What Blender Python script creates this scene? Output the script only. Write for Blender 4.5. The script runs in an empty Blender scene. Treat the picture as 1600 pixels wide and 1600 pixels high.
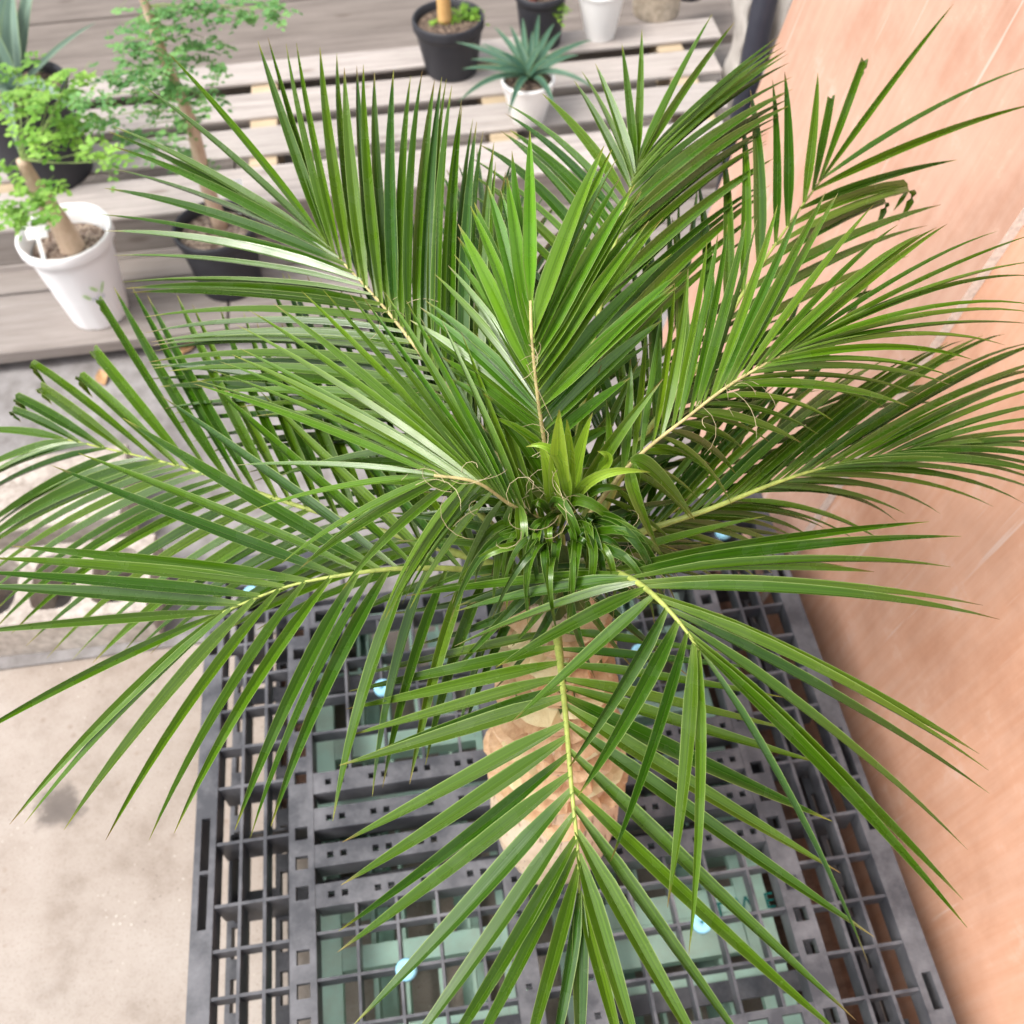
import bpy, bmesh, math, random
from mathutils import Vector, Matrix, noise

random.seed(11)
scene = bpy.context.scene
COL = scene.collection
R = math.radians

# ------------------------------------------------------------------ camera
CAM_H = 1.89
PITCH = R(53.2)
ROLL = math.atan(50 / 1175)
FPX = 1570.0
_f = Vector((0, math.cos(PITCH), -math.sin(PITCH)))
_r0 = Vector((1, 0, 0))
_u0 = Vector((0, math.sin(PITCH), math.cos(PITCH)))
_r = _r0 * math.cos(ROLL) - _u0 * math.sin(ROLL)
_u = _r0 * math.sin(ROLL) + _u0 * math.cos(ROLL)
CPOS = Vector((0, 0, CAM_H))
cam = bpy.data.cameras.new('camera')
cam_o = bpy.data.objects.new('camera', cam)
COL.objects.link(cam_o)
cam_o.matrix_world = Matrix(((_r.x, _u.x, -_f.x, 0), (_r.y, _u.y, -_f.y, 0), (_r.z, _u.z, -_f.z, CAM_H), (0, 0, 0, 1)))
cam.sensor_width = 36.0
cam.lens = 36.0 * FPX / 1600.0
cam.clip_start = 0.02
cam.clip_end = 500
cam.dof.use_dof = True
cam.dof.focus_distance = 0.86
cam.dof.aperture_fstop = 7.5
scene.camera = cam_o

# ------------------------------------------------------------------ world, sun, exposure
world = bpy.data.worlds.new('World')
scene.world = world
world.use_nodes = True
wn = world.node_tree
wn.nodes.clear()
wo = wn.nodes.new('ShaderNodeOutputWorld')
wb = wn.nodes.new('ShaderNodeBackground')
sky = wn.nodes.new('ShaderNodeTexSky')
sky.sky_type = 'NISHITA'
sky.sun_disc = False
SUN_EL, SUN_AZ = R(58), R(-115)
sky.sun_elevation = SUN_EL
sky.sun_rotation = SUN_AZ
sky.dust_density = 6.0
sky.air_density = 1.2
hs = wn.nodes.new('ShaderNodeHueSaturation')
hs.inputs['Saturation'].default_value = 0.28
wb.inputs['Strength'].default_value = 0.15
wn.links.new(sky.outputs[0], hs.inputs['Color'])
wn.links.new(hs.outputs[0], wb.inputs[0])
wn.links.new(wb.outputs[0], wo.inputs[0])
sun = bpy.data.lights.new('sun', 'SUN')
sun.energy = 1.1
sun.angle = R(20)
sun.color = (1.0, 0.96, 0.9)
sun_o = bpy.data.objects.new('sun', sun)
COL.objects.link(sun_o)
sd = Vector((math.sin(SUN_AZ) * math.cos(SUN_EL), math.cos(SUN_AZ) * math.cos(SUN_EL), math.sin(SUN_EL)))
sun_o.rotation_euler = sd.to_track_quat('Z', 'Y').to_euler()
sun_o.location = (0, 0, 6)
scene.view_settings.view_transform = 'Standard'
scene.view_settings.look = 'None'
scene.view_settings.exposure = 0.77
scene.view_settings.gamma = 1.0
scene.view_settings.use_curve_mapping = False
scene.cycles.use_denoising = True
scene.cycles.max_bounces = 8


# ------------------------------------------------------------------ placing helpers
def ray(x, y):
    return _f + _r * ((x - 800) / FPX) - _u * ((y - 800) / FPX)


def atz(x, y, z):
    d = ray(x, y)
    return CPOS + d * ((z - CAM_H) / d.z)


def atd(x, y, Z):
    return CPOS + ray(x, y) * Z


def depth(p):
    return (p - CPOS).dot(_f)


def px(p):
    q = p - CPOS
    z = q.dot(_f)
    return 800 + FPX * q.dot(_r) / z, 800 - FPX * q.dot(_u) / z


YAW = R(6.0)                      # the pallets, planks and boards share one direction
E1 = Vector((math.cos(YAW), math.sin(YAW), 0))
E2 = Vector((-math.sin(YAW), math.cos(YAW), 0))
ORG = Vector((-.502, .293, 0)) - E2 * 0.23


def W(u, v, z=0.0):
    return ORG + E1 * u + E2 * v + Vector((0, 0, z))


# ------------------------------------------------------------------ materials
def mat(name):
    m = bpy.data.materials.new(name)
    m.use_nodes = True
    nt = m.node_tree
    return m, nt, nt.nodes['Principled BSDF']


def N(nt, t, **kw):
    n = nt.nodes.new(t)
    for k, v in kw.items():
        if k in n.inputs:
            n.inputs[k].default_value = v
        else:
            setattr(n, k, v)
    return n


def ramp(nt, stops, fac):
    n = nt.nodes.new('ShaderNodeValToRGB')
    el = n.color_ramp.elements
    while len(el) < len(stops):
        el.new(0.5)
    for e, (p, c) in zip(el, stops):
        e.position = p
        e.color = (*c, 1) if len(c) == 3 else c
    nt.links.new(fac, n.inputs[0])
    return n.outputs[0]


def mix(nt, a, b, fac, blend='MIX'):
    n = nt.nodes.new('ShaderNodeMix')
    n.data_type = 'RGBA'
    n.blend_type = blend
    for s, v in ((6, a), (7, b), (0, fac)):
        if hasattr(v, 'is_linked') or hasattr(v, 'links'):
            nt.links.new(v, n.inputs[s])
        elif s == 0:
            n.inputs[0].default_value = v
        else:
            n.inputs[s].default_value = (*v, 1)
    return n.outputs[2]


def tex_coord(nt, scale=(1, 1, 1), rot=(0, 0, 0), random_shift=False):
    tc = N(nt, 'ShaderNodeTexCoord')
    mp = N(nt, 'ShaderNodeMapping')
    mp.inputs['Scale'].default_value = scale
    mp.inputs['Rotation'].default_value = rot
    nt.links.new(tc.outputs['Object'], mp.inputs['Vector'])
    if random_shift:
        oi = N(nt, 'ShaderNodeObjectInfo')
        ml = N(nt, 'ShaderNodeMath', operation='MULTIPLY')
        ml.inputs[1].default_value = 37.0
        nt.links.new(oi.outputs['Random'], ml.inputs[0])
        nt.links.new(ml.outputs[0], mp.inputs['Location'])
    return mp.outputs[0]


def noise_n(nt, vec, scale, detail=5, rough=.55, out=0):
    n = N(nt, 'ShaderNodeTexNoise')
    n.inputs['Scale'].default_value = scale
    n.inputs['Detail'].default_value = detail
    n.inputs['Roughness'].default_value = rough
    nt.links.new(vec, n.inputs['Vector'])
    return n.outputs[out]


def bump(nt, b, h, strength, dist=.01):
    n = N(nt, 'ShaderNodeBump')
    n.inputs['Strength'].default_value = strength
    n.inputs['Distance'].default_value = dist
    nt.links.new(h, n.inputs['Height'])
    nt.links.new(n.outputs[0], b.inputs['Normal'])


def concrete_mat(name, c0, c1, c2, scale=1.0, speck=.5, rough=.85):
    m, nt, b = mat(name)
    v = tex_coord(nt)
    big = noise_n(nt, v, 2.2 * scale, 6, .6)
    mid = noise_n(nt, v, 14 * scale, 6, .65)
    fine = noise_n(nt, v, 160 * scale, 3, .6)
    c = ramp(nt, [(.3, c0), (.52, c1), (.72, c2)], big)
    c = mix(nt, c, ramp(nt, [(.35, (.62, .6, .58)), (.6, (1, 1, 1)), (.75, (1.08, 1.07, 1.05))], mid), 1, 'MULTIPLY')
    c = mix(nt, c, ramp(nt, [(.3, (.72, .7, .68)), (.48, (1, 1, 1))], fine), speck, 'MULTIPLY')
    nt.links.new(c, b.inputs['Base Color'])
    b.inputs['Roughness'].default_value = rough
    bump(nt, b, fine, .35, .002)
    return m


def ground_mat():
    m, nt, b = mat('beige_concrete')
    v = tex_coord(nt)
    big = noise_n(nt, v, 1.8, 6, .62)
    mid = noise_n(nt, v, 9, 7, .68)
    fine = noise_n(nt, v, 220, 3, .6)
    c = ramp(nt, [(.3, (.30, .25, .212)), (.5, (.36, .308, .27)), (.7, (.41, .365, .33))], big)
    c = mix(nt, c, ramp(nt, [(.3, (.74, .70, .66)), (.5, (1, .985, .97)), (.7, (1.1, 1.1, 1.1))], mid), 1, 'MULTIPLY')
    c = mix(nt, c, ramp(nt, [(.34, (.72, .68, .64)), (.46, (1, 1, 1))], fine), .6, 'MULTIPLY')
    # an old damp mark, roughly a hand wide
    tc = N(nt, 'ShaderNodeTexCoord')
    p = atz(92, 1262, 0)
    sub = N(nt, 'ShaderNodeVectorMath', operation='DISTANCE')
    wob = N(nt, 'ShaderNodeMix', data_type='VECTOR')
    nz = noise_n(nt, tc.outputs['Object'], 28, 4, .6, 1)
    ad = N(nt, 'ShaderNodeVectorMath', operation='MULTIPLY_ADD')
    nt.links.new(nz, ad.inputs[0])
    ad.inputs[1].default_value = (.09, .05, 0)
    nt.links.new(tc.outputs['Object'], ad.inputs[2])
    nt.links.new(ad.outputs[0], sub.inputs[0])
    sub.inputs[1].default_value = (p.x + .045, p.y + .025, 0)
    st = ramp(nt, [(.0, (1, 1, 1)), (.03, (.85, .85, .85)), (.055, (0, 0, 0))], sub.outputs['Value'])
    c = mix(nt, c, (.12, .10, .088), st)
    vo = N(nt, 'ShaderNodeTexVoronoi')
    vo.inputs['Scale'].default_value = 16
    nt.links.new(v, vo.inputs['Vector'])
    pit = ramp(nt, [(.0, (.6, .55, .5)), (.07, (.85, .8, .76)), (.12, (1, 1, 1))], vo.outputs['Distance'])
    c = mix(nt, c, pit, .7, 'MULTIPLY')
    v5 = N(nt, 'ShaderNodeTexVoronoi')
    v5.inputs['Scale'].default_value = 75
    nt.links.new(v, v5.inputs['Vector'])
    msk = noise_n(nt, v, 6, 3, .6)
    gr = ramp(nt, [(.0, (1, 1, 1)), (.11, (.8, .8, .8)), (.17, (0, 0, 0))], v5.outputs['Distance'])
    gm_ = mix(nt, (0, 0, 0), gr, ramp(nt, [(.45, (0, 0, 0)), (.6, (.9, .9, .9))], msk))
    c = mix(nt, c, ramp(nt, [(.3, (.16, .12, .10)), (.5, (.3, .25, .2)), (.7, (.62, .56, .5))], v5.outputs['Color']), gm_)
    nt.links.new(c, b.inputs['Base Color'])
    b.inputs['Roughness'].default_value = .8
    bump(nt, b, fine, .3, .0015)
    return m


def wood_mat(name, base, dark, light, axis_scale=(1.2, 22, 22), rough=.8, knots=True):
    m, nt, b = mat(name)
    v = tex_coord(nt, axis_scale, random_shift=True)
    g = noise_n(nt, v, 3.0, 8, .65)
    v2 = tex_coord(nt, tuple(a * 3 for a in axis_scale), random_shift=True)
    g2 = noise_n(nt, v2, 4.0, 4, .7)
    c = ramp(nt, [(.28, dark), (.5, base), (.72, light)], g)
    c = mix(nt, c, ramp(nt, [(.3, (.72, .7, .68)), (.5, (1, 1, 1))], g2), .6, 'MULTIPLY')
    oi = N(nt, 'ShaderNodeObjectInfo')
    tone = ramp(nt, [(0, (.88, .87, .86)), (.5, (1, .97, .95)), (1, (1.08, 1.05, 1.04))], oi.outputs['Random'])
    c = mix(nt, c, tone, 1, 'MULTIPLY')
    if knots:
        v3 = tex_coord(nt, (3.2, 9, 9), random_shift=True)
        vo = N(nt, 'ShaderNodeTexVoronoi')
        vo.inputs['Scale'].default_value = 1.0
        nt.links.new(v3, vo.inputs['Vector'])
        k = ramp(nt, [(0, (.45, .4, .38)), (.07, (.7, .65, .62)), (.13, (1, 1, 1))], vo.outputs['Distance'])
        c = mix(nt, c, k, .8, 'MULTIPLY')
    nt.links.new(c, b.inputs['Base Color'])
    b.inputs['Roughness'].default_value = rough
    bump(nt, b, g2, .4, .002)
    return m


def plywood_mat(name, base, pale, deep):
    m, nt, b = mat(name)
    v = tex_coord(nt, (26, 1.6, 26))
    g = noise_n(nt, v, 2.2, 8, .62)
    v2 = tex_coord(nt, (190, 7, 190))
    g2 = noise_n(nt, v2, 2.0, 4, .7)
    v0 = tex_coord(nt)
    blot = noise_n(nt, v0, 5.5, 6, .65)
    c = ramp(nt, [(.3, deep), (.5, base), (.7, pale)], g)
    c = mix(nt, c, ramp(nt, [(.3, (.84, .78, .74)), (.5, (1, 1, 1)), (.72, (1.13, 1.14, 1.16))], blot), 1, 'MULTIPLY')
    c = mix(nt, c, ramp(nt, [(.3, (.8, .76, .74)), (.45, (1, 1, 1))], g2), .22, 'MULTIPLY')
    # pale scuffs: sparse thin scratches at two angles, worn patches
    for rz, th in ((.32, .70), (-.5, .72), (.05, .72)):
        tcs = tex_coord(nt, (45, 1.6, 45), (0, 0, rz))
        sc = noise_n(nt, tcs, 1.3, 3, .5)
        c = mix(nt, c, (.70, .58, .52), ramp(nt, [(th - .02, (0, 0, 0)), (th + .02, (.5, .5, .5))], sc))
    worn = noise_n(nt, v0, 11, 8, .72)
    c = mix(nt, c, (.66, .53, .46), ramp(nt, [(.58, (0, 0, 0)), (.72, (.45, .45, .45))], worn))
    dk = noise_n(nt, v0, 3.1, 7, .7)
    c = mix(nt, c, (.40, .20, .11), ramp(nt, [(.56, (0, 0, 0)), (.75, (.35, .35, .35))], dk))
    nt.links.new(c, b.inputs['Base Color'])
    b.inputs['Roughness'].default_value = .62
    bump(nt, b, worn, .2, .001)
    return m


def plastic_mat(name, col, rough=.45, dirt=(.6, .6, .6), dirt_amt=.4, scale=18):
    m, nt, b = mat(name)
    v = tex_coord(nt)
    g = noise_n(nt, v, scale, 7, .7)
    f = ramp(nt, [(.42, (0, 0, 0)), (.75, (dirt_amt,) * 3)], g)
    c = mix(nt, col, dirt, f)
    nt.links.new(c, b.inputs['Base Color'])
    rr = ramp(nt, [(.35, (rough,) * 3), (.7, (min(1, rough + .3),) * 3)], g)
    nt.links.new(rr, b.inputs['Roughness'])
    return m


def leaf_mat(name, trans=.14, rough=.2, spec=.58, stripes=13.0):
    m, nt, b = mat(name)
    at = N(nt, 'ShaderNodeAttribute', attribute_name='Col')
    ac = N(nt, 'ShaderNodeAttribute', attribute_name='across')
    cv = N(nt, 'ShaderNodeTexNoise')
    cv.inputs['Scale'].default_value = 1.0
    cv.inputs['Detail'].default_value = 3
    cmb = N(nt, 'ShaderNodeCombineXYZ')
    mu = N(nt, 'ShaderNodeMath', operation='MULTIPLY')
    mu.inputs[1].default_value = stripes
    nt.links.new(ac.outputs['Fac'], mu.inputs[0])
    sp = N(nt, 'ShaderNodeSeparateColor')
    nt.links.new(ac.outputs['Color'], sp.inputs[0])
    nt.links.new(mu.outputs[0], cmb.inputs[0])
    tc = N(nt, 'ShaderNodeTexCoord')
    sv = N(nt, 'ShaderNodeVectorMath', operation='MULTIPLY')
    sv.inputs[1].default_value = (5, 5, 5)
    nt.links.new(tc.outputs['Object'], sv.inputs[0])
    av = N(nt, 'ShaderNodeVectorMath', operation='ADD')
    nt.links.new(cmb.outputs[0], av.inputs[0])
    nt.links.new(sv.outputs[0], av.inputs[1])
    nt.links.new(av.outputs[0], cv.inputs['Vector'])
    st = ramp(nt, [(.3, (.62, .66, .58)), (.5, (1, 1, 1)), (.7, (1.32, 1.26, 1.2))], cv.outputs[0])
    c = mix(nt, at.outputs['Color'], st, .9, 'MULTIPLY')
    # the blade's edge and midrib are a paler green
    ed = ramp(nt, [(0, (.7, .7, .7)), (.03, (.35, .35, .35)), (.06, (0, 0, 0)), (.488, (0, 0, 0)), (.5, (.35, .35, .35)), (.512, (0, 0, 0)), (.94, (0, 0, 0)), (.97, (.35, .35, .35)), (1, (.7, .7, .7))], ac.outputs['Fac'])
    c = mix(nt, c, (.34, .44, .14), ed)
    v0 = noise_n(nt, tc.outputs['Object'], 26, 3, .6)
    dust = ramp(nt, [(.5, (0, 0, 0)), (.8, (.05, .05, .05))], v0)
    c = mix(nt, c, (.42, .46, .40), dust)
    nt.links.new(c, b.inputs['Base Color'])
    b.inputs['Roughness'].default_value = rough
    rr = ramp(nt, [(.3, (rough - .08,) * 3), (.7, (rough + .16,) * 3)], v0)
    nt.links.new(rr, b.inputs['Roughness'])
    b.inputs['Specular IOR Level'].default_value = spec
    bump(nt, b, cv.outputs[0], .3, .0008)
    tr = N(nt, 'ShaderNodeBsdfTranslucent')
    tcx = mix(nt, c, (1.25, 1.3, .55), 1, 'MULTIPLY')
    nt.links.new(tcx, tr.inputs[0])
    ms = N(nt, 'ShaderNodeMixShader')
    ms.inputs[0].default_value = trans
    nt.links.new(b.outputs[0], ms.inputs[1])
    nt.links.new(tr.outputs[0], ms.inputs[2])
    nt.links.new(ms.outputs[0], nt.nodes['Material Output'].inputs[0])
    return m


def soil_mat(name='potting_soil', a=(.055, .035, .025), c=(.30, .22, .16)):
    m, nt, b = mat(name)
    v = tex_coord(nt)
    vo = N(nt, 'ShaderNodeTexVoronoi')
    vo.inputs['Scale'].default_value = 150
    nt.links.new(v, vo.inputs['Vector'])
    cc = ramp(nt, [(0, c), (.35, tuple((x + y) / 2 for x, y in zip(a, c))), (.7, a)], vo.outputs['Color'])
    nt.links.new(cc, b.inputs['Base Color'])
    b.inputs['Roughness'].default_value = .95
    bump(nt, b, vo.outputs['Distance'], 1.0, .004)
    return m


def simple(name, col, rough=.5, spec=.5, nscale=30, amt=.25):
    m, nt, b = mat(name)
    v = tex_coord(nt)
    g = noise_n(nt, v, nscale, 6, .65)
    lo = tuple(x * (1 - amt) for x in col)
    hi = tuple(min(1, x * (1 + amt)) for x in col)
    nt.links.new(ramp(nt, [(.3, lo), (.5, col), (.7, hi)], g), b.inputs['Base Color'])
    b.inputs['Roughness'].default_value = rough
    b.inputs['Specular IOR Level'].default_value = spec
    return m


def bark_mat(name, lo, mid, hi, scale=40, stretch=(1, 1, .35), dark=None):
    m, nt, b = mat(name)
    v = tex_coord(nt, stretch)
    g = noise_n(nt, v, scale, 7, .7)
    c = ramp(nt, [(.3, lo), (.5, mid), (.72, hi)], g)
    if dark:
        v2 = tex_coord(nt, (150, 150, 28))
        d = noise_n(nt, v2, 1.0, 2, .5)
        c = mix(nt, c, dark, ramp(nt, [(.32, (.85, .85, .85)), (.40, (0, 0, 0))], d))
    nt.links.new(c, b.inputs['Base Color'])
    b.inputs['Roughness'].default_value = .9
    bump(nt, b, g, .6, .004)
    return m


M = {}
M['ground'] = ground_mat()
M['slab'] = concrete_mat('grey_slab', (.22, .205, .205), (.29, .275, .275), (.34, .325, .32))
M['block'] = concrete_mat('pale_block', (.42, .36, .32), (.54, .48, .43), (.62, .57, .52), 3, .8)
M['slat'] = wood_mat('weathered_slat', (.42, .385, .365), (.29, .26, .245), (.50, .465, .445))
M['plank'] = wood_mat('grey_plank', (.255, .23, .215), (.185, .163, .15), (.31, .285, .268), (1.0, 14, 14))
M['stringer'] = wood_mat('raw_block', (.50, .40, .27), (.36, .28, .18), (.58, .48, .34), knots=False)
M['backboard'] = wood_mat('old_board', (.185, .16, .143), (.13, .11, .098), (.24, .21, .19), (1.0, 9, 9))
M['brown'] = wood_mat('brown_timber', (.16, .09, .06), (.09, .05, .035), (.22, .13, .09))
M['ply'] = plywood_mat('peach_plywood', (.545, .33, .245), (.565, .36, .275), (.525, .30, .215))
M['ply2'] = plywood_mat('dull_plywood', (.60, .335, .225), (.62, .37, .265), (.57, .295, .185))
M['ply_edge'] = simple('plywood_edge', (.78, .72, .67), .8, .3, 120, .25)
M['black_plastic'] = plastic_mat('black_pallet_plastic', (.050, .052, .062), .36, (.24, .24, .26), .72, 11)
M['pot_black'] = plastic_mat('black_pot_plastic', (.018, .019, .026), .42, (.10, .10, .11), .25, 14)
M['green_plastic'] = plastic_mat('pale_green_plastic', (.40, .62, .52), .42, (.36, .40, .32), .7, 12)
M['teal'] = simple('teal_print', (.0, .17, .15), .6)
M['blue'] = simple('pale_blue_rubber', (.30, .62, .80), .6, .3, 60, .1)
M['white_plastic'] = plastic_mat('white_pot_plastic', (.90, .90, .92), .38, (.86, .85, .85), .3, 8)
M['white_ceramic'] = plastic_mat('white_ceramic', (.90, .89, .88), .45, (.84, .83, .81), .3, 12)
M['tag'] = simple('white_tag', (.85, .86, .88), .4, .4, 30, .03)
M['ink'] = simple('grey_ink', (.52, .56, .63), .7, .2)
M['print_green'] = simple('green_print', (.45, .66, .30), .6, .2, 200, .3)
M['soil'] = soil_mat()
M['perlite'] = soil_mat('gritty_soil', (.10, .06, .045), (.52, .42, .34))
M['leaf'] = leaf_mat('palm_leaf')
M['soft_leaf'] = leaf_mat('soft_leaf', .3, .5, .3, 3)
M['agave'] = leaf_mat('agave_leaf', .05, .5, .35, 8)
M['rachis'] = simple('frond_stalk', (.36, .42, .10), .45, .4, 90, .3)
M['rachis_old'] = simple('frond_stalk_tan', (.50, .42, .19), .6, .3, 90, .35)
M['fibre'] = simple('pale_fibre', (.44, .37, .22), .8, .2, 60, .3)
M['trunk'] = bark_mat('palm_trunk', (.50, .37, .25), (.62, .49, .36), (.70, .58, .45), 30, (1, 1, .5), (.22, .13, .08))
M['stub'] = bark_mat('cut_leaf_base', (.38, .21, .11), (.60, .40, .24), (.72, .55, .38), 45, (1, 1, 1))
M['stub_cream'] = bark_mat('cream_leaf_base', (.58, .47, .25), (.70, .60, .36), (.76, .70, .48), 40, (1, 1, 1))
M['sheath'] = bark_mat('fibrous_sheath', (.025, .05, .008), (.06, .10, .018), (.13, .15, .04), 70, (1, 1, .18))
M['tan_bark'] = bark_mat('tan_bark', (.40, .28, .19), (.55, .41, .30), (.63, .50, .38), 40, (1, 1, .4))
M['orange_bark'] = bark_mat('orange_bark', (.50, .27, .09), (.64, .38, .14), (.70, .46, .2), 60)
M['red_stem'] = bark_mat('red_stem', (.26, .08, .06), (.40, .15, .11), (.5, .24, .18), 60)
M['twig'] = simple('green_twig', (.28, .38, .13), .6, .3)
M['tarp'] = bark_mat('grey_cloth', (.30, .275, .25), (.42, .39, .36), (.52, .49, .46), 9, (1, 1, 1))
M['post'] = plastic_mat('dark_post', (.022, .024, .038), .35, (.08, .08, .1), .25, 12)
M['beige_pot'] = concrete_mat('beige_clay', (.46, .38, .29), (.56, .48, .38), (.62, .55, .45), 4)
M['pebble'] = simple('white_pebble', (.8, .78, .75), .5)
M['dry'] = bark_mat('dry_leaf', (.30, .16, .07), (.46, .27, .13), (.58, .4, .24), 40)


# ------------------------------------------------------------------ object helpers
def link(o, parent=None):
    COL.objects.link(o)
    if parent is not None:
        o.parent = parent
    return o


def tag(o, label=None, cat=None, group=None, kind=None):
    if label:
        o['label'] = label
    if cat:
        o['category'] = cat
    if group:
        o['group'] = group
    if kind:
        o['kind'] = kind
    return o


def empty(name, loc, rz=0.0):
    o = bpy.data.objects.new(name, None)
    o.location = loc
    o.rotation_euler = (0, 0, rz)
    o.empty_display_size = .05
    return link(o)


class MB:
    def __init__(self):
        self.v, self.f = [], []

    def add(self, verts, faces):
        n = len(self.v)
        self.v += [tuple(p) for p in verts]
        self.f += [tuple(i + n for i in f) for f in faces]
        return self

    def box(self, a, b):
        (x0, y0, z0), (x1, y1, z1) = a, b
        return self.add([(x0, y0, z0), (x1, y0, z0), (x1, y1, z0), (x0, y1, z0), (x0, y0, z1), (x1, y0, z1), (x1, y1, z1), (x0, y1, z1)],
                        [(0, 3, 2, 1), (4, 5, 6, 7), (0, 1, 5, 4), (1, 2, 6, 5), (2, 3, 7, 6), (3, 0, 4, 7)])

    def tube(self, pts, rads, seg=8, cap=True):
        pts = [Vector(p) for p in pts]
        rings = []
        ref = None
        for i, p in enumerate(pts):
            t = (pts[min(i + 1, len(pts) - 1)] - pts[max(i - 1, 0)]).normalized()
            if ref is None:
                ref = t.orthogonal().normalized()
            ref = (ref - t * ref.dot(t)).normalized()
            b = t.cross(ref)
            r = rads[i] if isinstance(rads, (list, tuple)) else rads
            rings.append([p + (ref * math.cos(a) + b * math.sin(a)) * r for a in [2 * math.pi * k / seg for k in range(seg)]])
        vs = [q for rg in rings for q in rg]
        fs = []
        for i in range(len(rings) - 1):
            for k in range(seg):
                k2 = (k + 1) % seg
                fs.append((i * seg + k, i * seg + k2, (i + 1) * seg + k2, (i + 1) * seg + k))
        if cap:
            fs.append(tuple(range(seg - 1, -1, -1)))
            o = (len(rings) - 1) * seg
            fs.append(tuple(o + k for k in range(seg)))
        return self.add(vs, fs)

    def lathe(self, prof, seg=40, wob=0.0):
        vs, fs = [], []
        for i, (r, z) in enumerate(prof):
            for k in range(seg):
                a = 2 * math.pi * k / seg
                rr = r
                if callable(wob):
                    rr = r * wob(a, z)
                vs.append((rr * math.cos(a), rr * math.sin(a), z))
        for i in range(len(prof) - 1):
            for k in range(seg):
                k2 = (k + 1) % seg
                fs.append((i * seg + k, i * seg + k2, (i + 1) * seg + k2, (i + 1) * seg + k))
        return self.add(vs, fs)

    def build(self, name, m, parent=None, smooth=False, bevel=0.0):
        me = bpy.data.meshes.new(name)
        me.from_pydata(self.v, [], self.f)
        me.validate()
        me.update()
        if bevel:
            bm = bmesh.new()
            bm.from_mesh(me)
            bmesh.ops.bevel(bm, geom=list(bm.edges), offset=bevel, segments=2, affect='EDGES', profile=.6)
            bm.to_mesh(me)
            bm.free()
        if smooth:
            for p in me.polygons:
                p.use_smooth = True
        if m is not None:
            me.materials.append(m)
        o = bpy.data.objects.new(name, me)
        return link(o, parent)


def box_obj(name, a, b, m, parent=None, bevel=0.0):
    return MB().box(a, b).build(name, m, parent, bevel=bevel)


# ------------------------------------------------------------------ the setting: ground, slab
g = MB()
g.add([(-60, -60, 0), (60, -60, 0), (60, 60, 0), (-60, 60, 0)], [(0, 1, 2, 3)])
tag(g.build('ground', M['ground']), kind='structure')
so = box_obj('pavement', (0, 0, 0.001), (4.3, 3.0, .009), M['slab'], bevel=.003)
so.location = W(-2.3, 1.045)
so.rotation_euler.z = YAW
tag(so, kind='structure')

# ------------------------------------------------------------------ timber walkway of planks and the slatted bench
deck = empty('plank_walkway', W(-2.1, 1.95, .0095), YAW)
tag(deck, 'low walkway of grey weathered planks below the slatted bench', 'walkway')
for k, (v0, v1) in enumerate(((0.0, .232), (.240, .462), (.470, .69), (.70, .92), (.93, 1.15))):
    for j, (a, b) in enumerate(((0, 2.05), (2.056, 3.9))):
        dz = random.uniform(-.002, .002)
        p = box_obj('plank', (a, v0, .035), (b, v1, .0695 + dz), M['plank'], deck, bevel=.003)
for a in (.3, 1.2, 2.4, 3.5):
    box_obj('bearer', (a, .02, 0), (a + .08, 1.13, .0345), M['plank'], deck)

bench = empty('wooden_pallet', W(-1.9, 2.28, .08), YAW)
tag(bench, 'weathered wooden slatted pallet that carries the row of potted plants', 'pallet')
for v0, v1, ue in ((0, .170, 3.30), (.226, .367, 3.335), (.420, .556, 3.37), (.612, .735, 3.42)):
    p = box_obj('slat', (0, v0, .1285), (ue, v1, .14), M['slat'], bevel=.0025, parent=bench)
    p.location.z = random.uniform(-.0015, .0015)
for u in (.56, 1.26, 1.97, 2.665, 3.25):
    box_obj('stringer', (u - .04, .0165, .022), (u + .04, .712, .128), M['stringer'], bench, bevel=.003)
for v0, v1 in ((.0, .13), (.60, .735)):
    box_obj('bottom_board', (0, v0, .001), (3.29, v1, .021), M['slat'], bench, bevel=.002)

for v0 in (.002, .7135):  # front board is the bench's own; unseen back one added to keep light out
    box_obj('light_blocking_fascia', (0, v0, .0225), (3.29, v0 + .0135, .1275), M['plank'], bench, bevel=.002)

back = empty('board_stack', W(-2.3, 3.10, .0095), YAW)
tag(back, 'brownish weathered boards laid flat behind the slatted bench', 'boards')
for k in range(7):
    box_obj('board', (0, k * .262, 0), (4.2, k * .262 + .257, .10 + random.uniform(-.002, .002)), M['backboard'], back, bevel=.003)

# ------------------------------------------------------------------ plywood boards leaning on the right
TH = R(12)


def leaning_board(name, v0, v1, off, h, m, label, t=.012):
    o = empty(name, W(1.0725 + off, v0, .0035), YAW)
    piv = bpy.data.objects.new('sheet', None)
    bpy.data.objects.remove(piv)
    mb = MB()
    mb.box((0, 0, 0), (v1 - v0, h, t))
    # local x runs along the wall, local y up the sheet; then stood up and leant back
    me_o = mb.build('face_sheet', m, o, bevel=.0012)
    me_o.data.materials.append(M['ply_edge'])
    for p in me_o.data.polygons:
        if abs(p.normal.z) < .8:
            p.material_index = 1
    ex = Vector((0, 1, 0))
    ey = Vector((math.sin(TH), 0, math.cos(TH)))
    ezv = ex.cross(ey)
    me_o.matrix_local = Matrix(((ex.x, ey.x, ezv.x, 0), (ex.y, ey.y, ezv.y, 0), (ex.z, ey.z, ezv.z, 0), (0, 0, 0, 1)))
    tag(o, label, 'board')
    return o


leaning_board('plywood_board', .938, 1.80, .012, 1.75, M['ply'], 'peach plywood sheet leaning beside the bench, its pale edge overlapping the nearer sheet', .018)
leaning_board('plywood_board', -.9, .965, .030, 1.75, M['ply2'], 'long scuffed plywood sheet leaning right along the black plastic pallet')

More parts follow.
